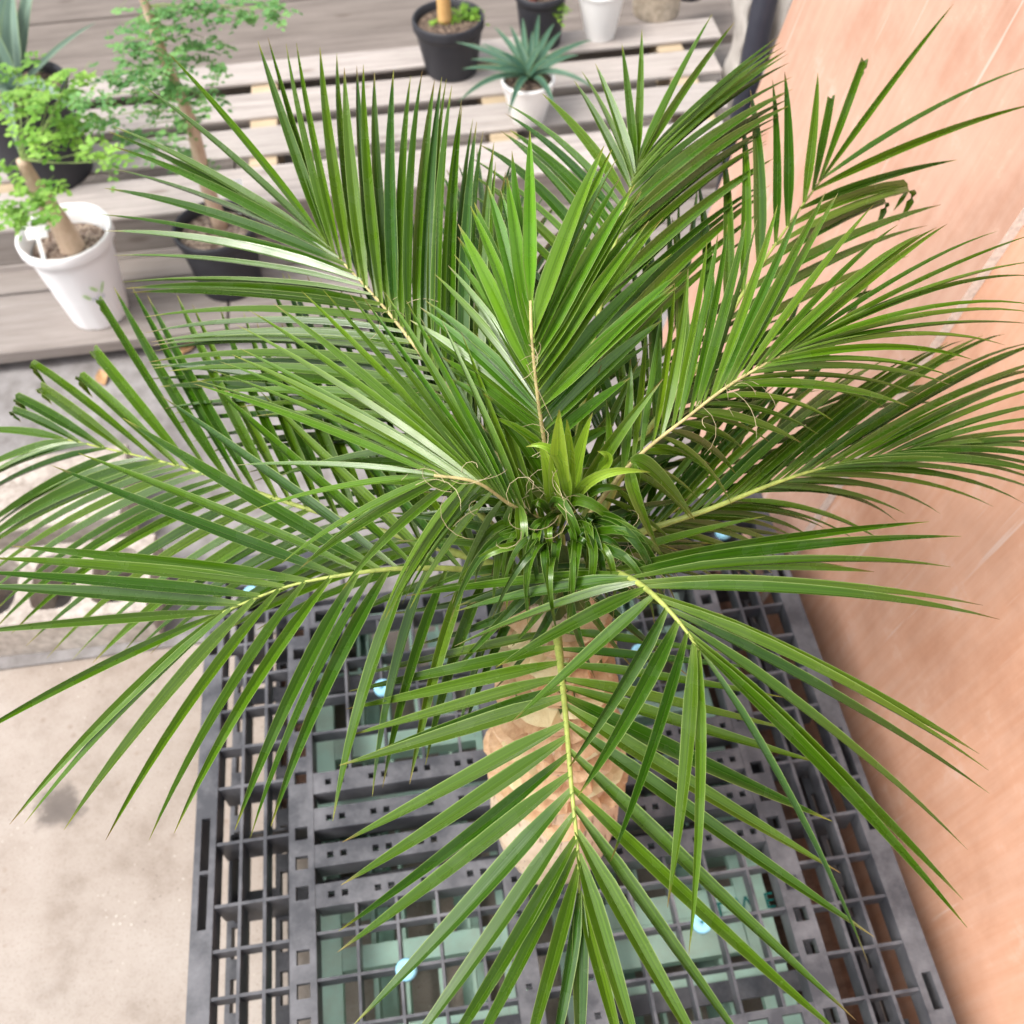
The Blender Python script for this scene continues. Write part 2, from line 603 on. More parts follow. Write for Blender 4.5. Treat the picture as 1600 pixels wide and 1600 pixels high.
# ------------------------------------------------------------------ plastic pallets
def rib(name, parent, m, a, b, z0, z1):
    return box_obj(name, (a[0], a[1], z0), (b[0], b[1], z1), m, parent)


def holed_strip(name, parent, m, along, c0, c1, s0, s1, z0, z1, holes, hw):
    """flat strip with real square holes; along='v' or 'u'; c = cross range, s = run range"""
    mb = MB()

    def bx(ca, cb, sa, sb):
        if sb - sa < 1e-4 or cb - ca < 1e-4:
            return
        if along == 'v':
            mb.box((ca, sa, z0), (cb, sb, z1))
        else:
            mb.box((sa, ca, z0), (sb, cb, z1))
    s = s0
    cm = (c0 + c1) / 2
    for h, l in holes:
        if h - l / 2 <= s or h + l / 2 >= s1:
            continue
        bx(c0, c1, s, h - l / 2)
        bx(c0, cm - hw, h - l / 2, h + l / 2)
        bx(cm + hw, c1, h - l / 2, h + l / 2)
        s = h + l / 2
    bx(c0, c1, s, s1)
    # the skirts under the long edges of the strip
    e = .0035
    for ca in (c0, c1 - e):
        if along == 'v':
            mb.box((ca + .0005, s0 + .001, z0 - .035), (ca + e - .0005, s1 - .001, z0 - .0002))
        else:
            mb.box((s0 + .001, ca + .0005, z0 - .035), (s1 - .001, ca + e - .0005, z0 - .0002))
    return mb.build(name, m, parent)


PW, PV0, PV1 = 1.09, -.06, 1.045


def black_pallet():
    o = empty('plastic_pallet', W(0, 0, .152), YAW)
    tag(o, 'dirty black plastic grid pallet on which the palm stands', 'pallet')
    m = M['black_plastic']
    T = .148
    # rim
    slots = [(.40, .085), (.49, .085), (.12, .05), (.86, .05)]
    holed_strip('rim', o, m, 'v', 0, .034, PV0, PV1, T - .012, T, sorted(slots), .007)
    holed_strip('rim', o, m, 'v', PW - .034, PW, PV0, PV1, T - .012, T, sorted(slots), .007)
    holed_strip('rim', o, m, 'u', PV0, PV0 + .034, .0345, PW - .0345, T - .012, T, [(.3, .06), (.5, .06), (.6, .06), (.8, .06)], .007)
    holed_strip('rim', o, m, 'u', PV1 - .034, PV1, .0345, PW - .0345, T - .012, T, [(.3, .06), (.5, .06), (.6, .06), (.8, .06)], .007)
    # skirts of the rim
    for u0 in (.001, PW - .006):
        rib('skirt', o, m, (u0, PV0 + .002), (u0 + .005, PV1 - .002), T - .075, T - .0125)
    # long strips with square holes
    sq = [(PV0 + .075 + .047 * k, .021) for k in range(22) if k % 4 != 3]
    for c0 in (.150, .900):
        holed_strip('strip', o, m, 'v', c0, c0 + .040, PV0 + .0345, PV1 - .0345, T - .013, T - .0005, sq, .010)
    dots = [(PV0 + .06 + .052 * k, .009) for k in range(20)]
    for c0 in (.480, .572):
        holed_strip('strip', o, m, 'v', c0, c0 + .036, PV0 + .0345, PV1 - .0345, T - .013, T - .0005, dots, .0045)
    # cross strips: a band of four in the middle, one towards each end
    pair = []
    for k in range(12):
        pair += [(.215 + .072 * k, .010), (.236 + .072 * k, .010)]
    for c0 in (.365, .427, .487, .548):
        for a, b in ((.1905, .4795), (.6085, .8995)):
            holed_strip('cross_strip', o, m, 'u', c0, c0 + .036, a, b, T - .014, T - .001, pair, .005)
    wide = [(.215 + .05 * k, .030) for k in range(15)]
    for c0 in (.085, .865):
        for a, b in ((.1905, .4795), (.6085, .8995)):
            holed_strip('cross_strip', o, m, 'u', c0, c0 + .045, a, b, T - .014, T - .001, wide, .012)
    # thin ribs running away from the camera
    for u in (.074, .112, .978, 1.016):
        rib('rib', o, m, (u - .0026, PV0 + .035), (u + .0026, PV1 - .035), T - .045, T - .0015)
    for u in (.252, .314, .376, .438, .672, .734, .796, .858):
        for a, b in ((PV0 + .035, .0845), (.1305, .3645), (.5845, .8645), (.9105, PV1 - .035)):
            rib('rib', o, m, (u - .0022, a), (u + .0022, b), T - .035, T - .002)
    # thin ribs across
    for v in (.195, .262, .328, .656, .722, .79):
        for a, b in ((.1905, .4795), (.6085, .8995)):
            rib('cross_rib', o, m, (a, v - .0022), (b, v + .0022), T - .034, T - .0025)
    for v in (.0, .065, .125, .19, .258, .324, .39, .487, .58, .65, .72, .785, .85, .915, .98):
        for a, b in ((.0345, .1495), (.9405, PW - .0345)):
            d = .075 if v in (.39, .487, .58) else .034
            rib('cross_rib', o, m, (a, v - .0024), (b, v + .0024), T - d, T - .0018)
    for v in (.02, .2, .262, .328, .64, .722, .8, .97):
        rib('cross_rib', o, m, (.5165, v - .003), (.5715, v + .003), T - .05, T - .002)
    # hollow feet: four thin walls each
    for u0 in (.036, .482, .905):
        for v0 in (PV0 + .03, .40, .88):
            f = MB()
            u1, v1, e = u0 + .145, v0 + .13, .005
            if u0 > .9:
                u1 = u0 + .148
            f.box((u0, v0, .0135), (u0 + e, v1, T - .08))
            f.box((u1 - e, v0, .0135), (u1, v1, T - .08))
            f.box((u0 + e, v0, .0135), (u1 - e, v0 + e, T - .08))
            f.box((u0 + e, v1 - e, .0135), (u1 - e, v1, T - .08))
            f.build('foot', m, o)
    # bottom deck
    for c0 in (.02, .10):
        holed_strip('bottom_strip', o, m, 'v', c0, c0 + .028, PV0 + .01, PV1 - .01, .002, .012, [(.05 + .08 * k, .05) for k in range(12)], .006).location.z = 0
    for c0 in (.478, .585, .95, 1.03):
        holed_strip('bottom_strip', o, m, 'v', c0, c0 + .028, PV0 + .01, PV1 - .01, .002, .012, [(.05 + .08 * k, .05) for k in range(12)], .006)
    for c0 in (-.04, .17, .42, .52, .80, .98):
        rib('bottom_strip', o, m, (.0482, c0), (.0998, c0 + .03), .003, .0115)
        rib('bottom_strip', o, m, (.1282, c0), (.4778, c0 + .03), .003, .0115)
        rib('bottom_strip', o, m, (.6132, c0), (.9498, c0 + .03), .003, .0115)
    # anti-slip rubber grommets
    for (u, v) in ((.322, .257), (.769, .259), (.316, .723), (.775, .723), (.990, .956), (.083, .956)):
        gm = MB()
        gm.lathe([(.0, .0035), (.0022, .0035), (.0028, .0065), (.009, .0085), (.0135, .0075), (.0158, .004), (.0158, -.004), (.006, -.006), (.006, -.02)], 28)
        go = gm.build('grommet', M['blue'], o, smooth=True)
        go.location = (u, v, T)
        hl = MB().lathe([(0, .0042), (.0021, .0042)], 12).build('grommet_hole', M['teal'], go)
    return o


black_pallet()


def green_pallet():
    U0 = .155
    o = empty('plastic_pallet', W(U0, -.03, .004), YAW)
    tag(o, 'pale green plastic pallet lying underneath the black grid pallet', 'pallet')
    m = M['green_plastic']
    WD, LN, T = .76, 1.02, .146
    for a, b in ((0, .05), (WD - .05, WD), (.31, .36), (.40, .45)):
        rib('deck_strip', o, m, (a, 0), (b, LN), T - .02, T)
    for v in (0, .145, .22, .335, .60, .70, .975):
        for a, b in ((.0505, .3095), (.4505, WD - .0505)):
            rib('cross_strip', o, m, (a, v), (b, v + random.choice((.035, .05, .04))), T - .035, T - .001)
    for u in (.10, .15, .205, .26, .50, .555, .61, .665):
        rib('rib', o, m, (u - .003, .01), (u + .003, LN - .01), T - .075, T - .036)
    for u in (.085, .235, .49, .64):
        rib('lower_strip', o, m, (u, .01), (u + .04, LN - .01), .012, .03)
    for u0 in (.0, .33, WD - .12):
        for v0 in (.0, .45, LN - .13):
            f = MB()
            u1, v1, e = u0 + .12, v0 + .13, .005
            f.box((u0, v0, .0), (u0 + e, v1, T - .0355))
            f.box((u1 - e, v0, .0), (u1, v1, T - .0355))
            f.box((u0 + e, v0, .0), (u1 - e, v0 + e, T - .0355))
            f.box((u0 + e, v1 - e, .0), (u1 - e, v1, T - .0355))
            f.build('foot', m, o)
    rib('name_panel', o, m, (.4515, .272), (.7085, .3345), T - .03, T - .0015)
    # moulded lettering printed on the name panel
    for txt, lx, ly in (('W', 1163, 1421), ('E', 1207, 1414), ('T', 1128, 1430), ('S', 1096, 1436)):
        lp_ = atz(lx, ly, .151) - ORG
        u, v = lp_.dot(E1) - U0 - .012, lp_.dot(E2) + .03 - .004
        cu = bpy.data.curves.new('letter', 'FONT')
        cu.body = txt
        cu.size = .036
        cu.extrude = .0006
        tmp = bpy.data.objects.new('letter', cu)
        COL.objects.link(tmp)
        dg = bpy.context.evaluated_depsgraph_get()
        me = bpy.data.meshes.new_from_object(tmp.evaluated_get(dg))
        bpy.data.objects.remove(tmp)
        me.materials.clear()
        me.materials.append(M['teal'])
        l = link(bpy.data.objects.new('letter', me), o)
        l.location = (u, v, T + .0005)
    # the stack is steadied by low timber under the deck
    return o


green_pallet()
for k, (u, lab) in enumerate(((.937, 'dark brown timber under the pallets, nearer the green pallet'), (1.0, 'dark brown timber under the pallets, right against the plywood'))):
    t = box_obj('timber', (0, 0, 0), (.052, 1.05, .045), M['brown'], bevel=.003)
    t.location = W(u, -.02, .002)
    t.rotation_euler.z = YAW
    tag(t, lab, 'timber')
for k, (u, lab) in enumerate(((.03, 'wooden spacer under the open left side of the black pallet'),)):
    t = box_obj('timber', (0, 0, 0), (.05, .9, .1455), M['brown'], bevel=.003)
    t.location = W(u + .075, .6, .002)
    t.scale.y = .42
    t.rotation_euler.z = YAW
    tag(t, lab, 'timber')
    t2 = t.copy()
    COL.objects.link(t2)
    t2.location = W(.975, -.02, .05)
    t2.scale = (.5, 1.1, .67)
    tag(t2, 'upper brown timber that carries the right edge of the black pallet', 'timber')

# ------------------------------------------------------------------ hollow concrete blocks
def block(name, u, v, rz, size, cores_up, label):
    L, D, H = size
    o = empty(name, W(u, v, .0095), YAW + rz)
    mb = MB()
    if not cores_up:
        mb.box((0, 0, 0), (L, D, H))
        b = mb.build('block_body', M['block'], o, bevel=.006)
    else:
        # a plate with rounded core openings, extruded down
        bm = bmesh.new()
        n = 3
        seg = 24
        wall = .028
        cw = (L - wall * (n + 1)) / n
        outer = []
        vs_top, fs = [], []
        for z in (0, H):
            pass
        for i in range(n):
            cx = wall + cw / 2 + i * (cw + wall)
            x0, x1 = (0 if i == 0 else cx - cw / 2 - wall / 2), (L if i == n - 1 else cx + cw / 2 + wall / 2)
            inn, out = [], []
            for k in range(seg):
                a = 2 * math.pi * k / seg
                ca, sa = math.cos(a), math.sin(a)
                p = 4.0
                rr = (abs(ca) ** p + abs(sa) ** p) ** (-1 / p)
                inn.append((cx + cw / 2 * rr * ca * .98, D / 2 + (D / 2 - wall) * rr * sa))
                q = 1 / max(abs(ca), abs(sa))
                hx = (x1 - x0) / 2
                out.append(((x0 + x1) / 2 + hx * q * ca, D / 2 + D / 2 * q * sa))
            base = len(mb.v)
            vv = [(x, y, H) for x, y in out] + [(x, y, H) for x, y in inn] + [(x, y, 0) for x, y in inn] + [(x, y, 0) for x, y in out]
            ff = []
            for k in range(seg):
                k2 = (k + 1) % seg
                ff.append((k, k2, seg + k2, seg + k))
                ff.append((seg + k, seg + k2, 2 * seg + k2, 2 * seg + k))
                ff.append((3 * seg + k2, 3 * seg + k, 2 * seg + k, 2 * seg + k2))
                ff.append((k2, k, 3 * seg + k, 3 * seg + k2))
            mb.add(vv, ff)
        b = mb.build('block_body', M['block'], o)
    tag(o, label, 'block', 'concrete blocks at the left edge')
    return o


block('concrete_block', -.64, 1.315, R(1), (.39, .215, .12), False, 'pale concrete block with a plain top, behind the block with open cores')
block('concrete_block', -.575, 1.075, R(-1.5), (.40, .195, .12), True, 'pale hollow concrete block with open cores, nearest the pallet')


# ------------------------------------------------------------------ leaf blades
class Blades:
    """collects leaf blades: verts, faces, colour and across-coordinate"""
    def __init__(self):
        self.v, self.f, self.c, self.a = [], [], [], []

    def add(self, pts, width, normal, col, fold=.35, prof=None, tipcol=None, twist=0.0, basecol=None):
        n = len(pts)
        o = len(self.v)
        for i, p in enumerate(pts):
            s = i / (n - 1)
            t = (pts[min(i + 1, n - 1)] - pts[max(i - 1, 0)])
            if t.length < 1e-9:
                t = Vector((0, 0, 1))
            t.normalize()
            nn = normal - t * normal.dot(t)
            if nn.length < 1e-4:
                nn = t.orthogonal()
            nn.normalize()
            if twist:
                nn = Matrix.Rotation(twist * (.4 + .6 * s), 3, t) @ nn
            sd_ = t.cross(nn)
            if prof:
                w = prof(s) * width
            else:
                w = width * min(1, (s * .93 + .05) / .26) ** .7 * max(.02, (1 - s ** 2.4)) ** .9
            h = w / 2
            cf = math.cos(fold)
            sf = math.sin(fold)
            self.v += [p - sd_ * h * cf + nn * h * sf, p.copy(), p.copy(), p + sd_ * h * cf + nn * h * sf]
            cc = col
            if tipcol and s > .95:
                k = (s - .95) / .05
                cc = tuple(a * (1 - k) + b * k for a, b in zip(col, tipcol))
            if basecol and s < .08:
                k = .7 * (1 - s / .08)
                cc = tuple(a * (1 - k) + b * k for a, b in zip(cc, basecol))
            self.c += [(*cc, 1)] * 4
            self.a += [0.0, .5, .5, 1.0]
        for i in range(n - 1):
            q = o + i * 4
            self.f += [(q, q + 1, q + 5, q + 4), (q + 2, q + 3, q + 7, q + 6)]
        return self

    def build(self, name, m, parent=None, origin=None):
        me = bpy.data.meshes.new(name)
        og = origin or Vector((0, 0, 0))
        me.from_pydata([tuple(p - og) for p in self.v], [], self.f)
        ca = me.color_attributes.new('Col', 'FLOAT_COLOR', 'POINT')
        ca.data.foreach_set('color', [x for c in self.c for x in c])
        at = me.attributes.new('across', 'FLOAT', 'POINT')
        at.data.foreach_set('value', self.a)
        me.polygons.foreach_set('use_smooth', [True] * len(me.polygons))
        me.materials.append(m)
        me.update()
        ob = bpy.data.objects.new(name, me)
        link(ob, parent)
        return ob


def crv(p0, p1, p2, n):
    return [p0 * (1 - s) ** 2 + p1 * 2 * s * (1 - s) + p2 * s * s for s in [i / (n - 1) for i in range(n)]]


def catmull(P, t):
    n = len(P) - 1
    x = max(0, min(.99999, t)) * n
    i = int(x)
    s = x - i
    p0, p1, p2, p3 = P[max(i - 1, 0)], P[i], P[i + 1], P[min(i + 2, n)]
    return .5 * ((2 * p1) + (p2 - p0) * s + (2 * p0 - 5 * p1 + 4 * p2 - p3) * s * s + (3 * p1 - p0 - 3 * p2 + p3) * s ** 3)


# ------------------------------------------------------------------ the palm
PALM_AT = W(.566, .403, .30)
palm = empty('palm_tree', PALM_AT)
tag(palm, 'young feather-leaved palm with a stout pale trunk standing on the black pallet', 'palm')

tk = MB()
prof = []
for z, r in ((0, .058), (.01, .063), (.05, .074), (.12, .086), (.2, .0925), (.26, .088), (.32, .077), (.40, .064), (.48, .056), (.56, .050), (.62, .046), (.68, .041), (.72, .037), (.75, .03), (.76, .0)):
    prof.append((r, z))
fine = []
for i in range(len(prof) - 1):
    for k in range(4):
        s = k / 4
        fine.append((prof[i][0] * (1 - s) + prof[i + 1][0] * s, prof[i][1] * (1 - s) + prof[i + 1][1] * s))
fine.append(prof[-1])
tk.lathe([(0.0, 0.0)] + fine, 48, lambda a, z: 1 + .05 * noise.noise(Vector((math.cos(a) * 2.2, math.sin(a) * 2.2, z * 9))) + .02 * noise.noise(Vector((math.cos(a) * 9, math.sin(a) * 9, z * 40))))
trunk = tk.build('trunk', M['trunk'], palm, smooth=True)


def trad(z):
    for (r0, z0), (r1, z1) in zip(prof, prof[1:]):
        if z0 <= z <= z1:
            return r0 + (r1 - r0) * (z - z0) / (z1 - z0)
    return .03


# cut leaf bases in a spiral up the trunk
nst = 96
for k in range(nst):
    s = k / (nst - 1)
    z = .29 + s * .43
    a = k * 2.39996
    r = trad(z)
    w = (.060 - .022 * s) * random.uniform(.85, 1.15)
    hgt = (.026 - .003 * s) * random.uniform(.8, 1.2)
    mb = MB()
    out = .014 + random.uniform(-.004, .005)
    # a wedge-shaped scale: broad at its foot, its cut top facing up and out
    vs = []
    for (fx, fz, d) in ((-.5, 0, .0), (-.25, -.1, .004), (.25, -.1, .004), (.5, 0, .0), (.36, .95, out * .75), (.12, 1.06, out), (-.12, 1.06, out), (-.36, .95, out * .75)):
        vs.append((d + .001, fx * w, fz * hgt))
    for (fx, fz, d) in ((-.5, 0, -.012), (-.25, -.1, -.012), (.25, -.1, -.012), (.5, 0, -.012), (.4, 1, -.012), (.12, 1.0, -.012), (-.12, 1.0, -.012), (-.4, 1, -.012)):
        vs.append((d, fx * w, fz * hgt))
    fs = [tuple(range(8))] + [(i, (i + 8), ((i + 1) % 8) + 8, (i + 1) % 8) for i in range(8)]
    mb.add(vs, fs)
    st = mb.build('leaf_base', M['stub_cream'] if random.random() < .26 else M['stub'], trunk)
    st.location = (math.cos(a) * r * .985, math.sin(a) * r * .985, z)
    st.rotation_euler = (random.uniform(-.12, .12), random.uniform(-.05, .2), a)

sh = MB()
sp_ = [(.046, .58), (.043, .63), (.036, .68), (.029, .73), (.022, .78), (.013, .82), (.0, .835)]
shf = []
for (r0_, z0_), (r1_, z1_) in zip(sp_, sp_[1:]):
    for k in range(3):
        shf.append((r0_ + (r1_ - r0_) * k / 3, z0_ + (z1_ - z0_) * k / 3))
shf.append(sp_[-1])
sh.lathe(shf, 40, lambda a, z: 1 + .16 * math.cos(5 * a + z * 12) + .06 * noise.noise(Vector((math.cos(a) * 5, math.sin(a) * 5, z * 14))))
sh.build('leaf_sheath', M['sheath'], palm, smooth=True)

GREENS = {
    'deep': ((.015, .054, .003), (.034, .092, .005)),
    'mid': ((.023, .080, .003), (.082, .166, .006)),
    'fresh': ((.050, .130, .005), (.125, .235, .010)),
    'young': ((.060, .165, .009), (.125, .27, .016)),
    'lime': ((.22, .38, .025), (.34, .50, .05)),
}
WIDE = 1.1
LEAFLETS = []      # (score, frond object, points, width, normal, colour, fold, twist)
FRONDS = []


def leaflet(frond, base, tip, width, tone, arch, rdir, fold_tail=False, spread=.35):
    L = (tip - base).length
    d = (tip - base).normalized()
    up = Vector((0, 0, 1))
    # a blade leaves the stalk a little more along it than its tip suggests, and sags
    ctrl = base + d * L * .5 + up * L * arch + rdir * L * .045
    pts = crv(base, ctrl, tip, 11)
    if fold_tail:
        side = Vector((d.x, d.y, 0)).normalized()
        q = pts[-1]
        ext = []
        ang = 0.35
        stepL = L * .04
        for k in range(5):
            ang += .42
            q = q + (side * math.cos(ang) - up * math.sin(ang)) * stepL
            ext.append(q)
        pts = pts[::2] + ext
    nrm = (up + Vector((random.uniform(-spread, spread), random.uniform(-spread, spread), 0)) + (CPOS - base).normalized() * .25)
    lo, hi = GREENS[tone]
    k = random.random()
    col = tuple((a + (b - a) * k) * random.uniform(.92, 1.08) for a, b in zip(lo, hi))
    return pts, width * random.uniform(.9, 1.1), nrm.normalized(), col, random.uniform(.5, .95), random.uniform(-.5, .5)


def frond(rachis, sides, width=.0125, tone='mid', arch=.05, ins=1, stalk='rachis', r0=.0036, label=None, jit=10, prio=1.0, basal=True):
    P = [atz(*p) for p in rachis]
    width *= WIDE
    n = 26
    pts = [catmull(P, i / (n - 1)) for i in range(n)]
    mb = MB()
    rad = [max(.0013, r0 * (1 - .78 * (i / (n - 1)))) * (1.6 - .6 * min(1, i / 6)) for i in range(n)]
    mb.tube([p - PALM_AT for p in pts], rad, 8)
    fo = mb.build('frond', M[stalk], palm, smooth=True)
    if label:
        fo['label'] = label
    FRONDS.append(fo)
    for keys in sides:
        full = []
        k0 = keys[0]
        b0, t0 = catmull(P, k0[0]), atz(*k0[1:4])
        tt = k0[0] - .05
        while basal and tt > .04:
            q = catmull(P, tt) + (t0 - b0) * (.55 + .4 * tt / k0[0]) + Vector((random.uniform(-.03, .03), random.uniform(-.03, .03), random.uniform(-.05, .0)))
            x_, y_ = px(q)
            full.append(((tt, x_, y_, q.z), True))
            tt -= .045
        for i, k in enumerate(keys):
            full.append((k, False))
            if i < len(keys) - 1:
                k2 = keys[i + 1]
                if len(k) > 4 or len(k2) > 4:
                    continue
                for j in range(ins):
                    s = (j + 1) / (ins + 1) + random.uniform(-.12, .12)
                    kk = tuple(a + (b - a) * s for a, b in zip(k[:4], k2[:4]))
                    kk = (kk[0], kk[1] + random.uniform(-jit, jit), kk[2] + random.uniform(-jit, jit), kk[3] + random.uniform(-.03, .005))
                    full.append((kk, True))
        for k, extra in full:
            t, tx, ty, tz = k[:4]
            b = catmull(P, t)
            rd = (catmull(P, min(1, t + .03)) - catmull(P, max(0, t - .03)))
            rd = rd.normalized() if rd.length > 1e-6 else Vector((0, 0, 1))
            tip = atz(tx, ty, tz)
            wd = width * (.82 if t > .93 or t < .15 else 1.0) * (.92 if extra else 1.0)
            ar = arch * random.uniform(.6, 1.4)
            a = leaflet(fo, b, tip, wd, tone, ar, rd, len(k) > 4 and k[4] == 1)
            # how large it shows in the picture
            area = 0
            for q0, q1 in zip(a[0], a[0][1:]):
                x0, y0 = px(q0)
                x1, y1 = px(q1)
                if -20 < x0 < 1620 and -20 < y0 < 1620:
                    area += math.hypot(x1 - x0, y1 - y0)
            area *= wd / max(.3, depth(b)) * prio * (.8 if extra else 1.0)
            LEAFLETS.append((area, fo) + a)
    return fo


# --- back left frond, rising away from the camera
frond([(845, 830, 1.12), (775, 700, 1.17), (690, 595, 1.20), (600, 480, 1.22), (512, 385, 1.22)],
      [[(.22, 800, 340, 1.25), (.28, 790, 268, 1.28), (.34, 772, 222, 1.30), (.40, 745, 190, 1.31), (.46, 722, 165, 1.31), (.52, 706, 134, 1.32), (.58, 690, 120, 1.32), (.64, 660, 110, 1.32),
        (.70, 615, 109, 1.32), (.76, 568, 101, 1.32), (.82, 538, 106, 1.32), (.88, 500, 74, 1.32), (.95, 447, 68, 1.32), (.99, 403, 64, 1.31)],
       [(.30, 400, 650, 1.13), (.38, 345, 612, 1.14), (.46, 262, 580, 1.14), (.53, 232, 566, 1.15), (.59, 238, 540, 1.16), (.66, 228, 520, 1.17), (.73, 205, 457, 1.2), (.79, 190, 441, 1.2), (.84, 163, 361, 1.22), (.9, 163, 294, 1.24),
        (.94, 178, 229, 1.25), (.97, 178, 198, 1.26), (1.0, 264, 84, 1.31)]],
      .0150, 'mid', .05, 1, 'rachis_old', prio=1.15, label='tall frond at the upper left with a tan stalk')
# --- back centre-right frond
frond([(890, 800, 1.10), (915, 600, 1.18), (946, 440, 1.22), (975, 330, 1.24), (994, 262, 1.24)],
      [[(.3, 735, 385, 1.16), (.4, 728, 300, 1.18), (.5, 730, 243, 1.2), (.58, 783, 205, 1.22), (.66, 796, 203, 1.23), (.75, 790, 162, 1.26), (.86, 897, 126, 1.29), (.93, 930, 99, 1.3), (1, 1003, 46, 1.31)],
       [(.22, 1180, 365, 1.18), (.3, 1195, 302, 1.19), (.38, 1196, 286, 1.2), (.46, 1208, 248, 1.21), (.54, 1198, 220, 1.22), (.61, 1213, 195, 1.22), (.68, 1236, 164, 1.23), (.75, 1228, 146, 1.24), (.82, 1238, 120, 1.25),
        (.88, 1232, 84, 1.26), (.94, 1222, 74, 1.27), (.975, 1218, 56, 1.28), (1, 1113, 22, 1.31)]],
      .0140, 'mid', .045, 1)
# --- far right frond
frond([(930, 820, 1.08), (1000, 690, 1.13), (1100, 560, 1.17), (1166, 450, 1.19), (1230, 355, 1.19), (1285, 278, 1.18)],
      [[(.25, 1010, 400, 1.18), (.33, 1050, 340, 1.19), (.42, 1090, 280, 1.2), (.5, 1128, 225, 1.21), (.58, 1158, 175, 1.22), (.66, 1172, 140, 1.23), (.74, 1207, 125, 1.23), (.80, 1226, 112, 1.24), (.88, 1278, 114, 1.24), (.93, 1300, 155, 1.22, 1), (.97, 1350, 95, 1.24, 1), (1, 1490, 6, 1.24)],
       [(.25, 1330, 500, 1.08), (.33, 1380, 450, 1.09), (.42, 1420, 400, 1.1), (.5, 1450, 352, 1.12), (.58, 1470, 320, 1.13), (.66, 1380, 315, 1.14, 1), (.73, 1420, 300, 1.15, 1), (.80, 1410, 290, 1.15, 1), (.86, 1495, 250, 1.16), (.93, 1618, 162, 1.19), (.98, 1622, 100, 1.2)]],
      .0150, 'mid', .05, 0)
# --- back frond low behind the centre (dark filler)
frond([(870, 820, 1.08), (820, 620, 1.12), (790, 500, 1.12), (765, 420, 1.10)],
      [[(.2, 600, 520, 1.1), (.4, 610, 420, 1.1), (.6, 640, 330, 1.1), (.8, 690, 270, 1.1), (1, 745, 230, 1.1)],
       [(.2, 1000, 560, 1.08), (.4, 960, 430, 1.08), (.6, 905, 350, 1.08), (.8, 855, 300, 1.08), (1, 800, 250, 1.1)]],
      .0135, 'deep', .05, 2, prio=.6)
# --- left back frond, old and drooping, its tips folded over
frond([(830, 900, 1.02), (640, 842, 1.05), (470, 792, 1.04), (330, 744, 1.00), (240, 718, .97), (100, 686, .93)],
      [[(.15, 560, 585, 1.06), (.22, 500, 545, 1.06), (.29, 440, 505, 1.06), (.36, 380, 488, 1.06), (.42, 300, 475, 1.05), (.49, 230, 461, 1.04), (.55, 178, 448, 1.03), (.60, 158, 470, 1.02, 1), (.66, 150, 548, 1.0, 1), (.72, 128, 590, .98, 1), (.79, 55, 570, .97, 1), (.85, 65, 605, .95, 1), (.90, 30, 622, .94, 1), (.95, 22, 642, .93, 1), (1, -45, 676, .92)],
       [(.12, 400, 985, .92), (.2, 330, 990, .9), (.27, 235, 1022, .88), (.34, 190, 1022, .87), (.41, 112, 1032, .86), (.48, 40, 1010, .85), (.55, -10, 985, .85), (.62, -30, 940, .85), (.7, -40, 900, .85), (.78, -40, 860, .86), (.86, -40, 835, .87), (.93, -45, 765, .89), (.98, -45, 742, .9)]],
      .0175, 'mid', .10, 1, prio=.95)
# --- left frond low (filler between)
frond([(830, 880, 1.03), (680, 740, 1.08), (560, 660, 1.09), (460, 600, 1.07)],
      [[(.2, 640, 480, 1.1), (.4, 560, 450, 1.1), (.6, 480, 430, 1.1), (.8, 420, 440, 1.1)],
       [(.2, 470, 800, 1.0), (.4, 380, 740, 1.0), (.6, 300, 690, 1.0), (.8, 250, 640, 1.02), (1, 235, 570, 1.05)]],
      .0135, 'deep', .06, 2, prio=.6)
# --- right frond, level
frond([(930, 860, 1.07), (1020, 825, 1.10), (1110, 795, 1.12), (1216, 753, 1.13), (1300, 728, 1.13), (1432, 703, 1.11)],
      [[(.12, 1180, 600, 1.08), (.19, 1235, 590, 1.08), (.26, 1300, 585, 1.08), (.33, 1355, 575, 1.07), (.40, 1415, 560, 1.07), (.47, 1460, 545, 1.07), (.54, 1505, 532, 1.07), (.61, 1570, 522, 1.07), (.68, 1640, 530, 1.07), (.75, 1640, 560, 1.08), (.82, 1640, 582, 1.09), (.89, 1640, 603, 1.09), (.95, 1660, 652, 1.1), (1, 1680, 690, 1.08)],
       [(.15, 1185, 905, .98), (.23, 1225, 880, 1.0), (.30, 1258, 850, 1.01), (.38, 1292, 827, 1.03), (.46, 1378, 846, 1.01), (.55, 1415, 803, 1.04), (.66, 1553, 792, 1.03), (.75, 1640, 775, 1.04), (.83, 1660, 752, 1.05), (.9, 1670, 728, 1.06), (.96, 1680, 710, 1.07)]],
      .0108, 'mid', .13, 1, prio=1.05)
# --- right low filler
frond([(930, 890, 1.02), (1060, 790, 1.05), (1160, 710, 1.06), (1270, 640, 1.03)],
      [[(.2, 1060, 560, 1.08), (.4, 1160, 480, 1.08), (.6, 1260, 440, 1.06), (.8, 1360, 440, 1.04)],
       [(.2, 1240, 840, .95), (.4, 1340, 760, .95), (.6, 1420, 690, .96), (.8, 1480, 630, .97), (1, 1500, 560, .98)]],
      .0125, 'deep', .06, 1, prio=.55)
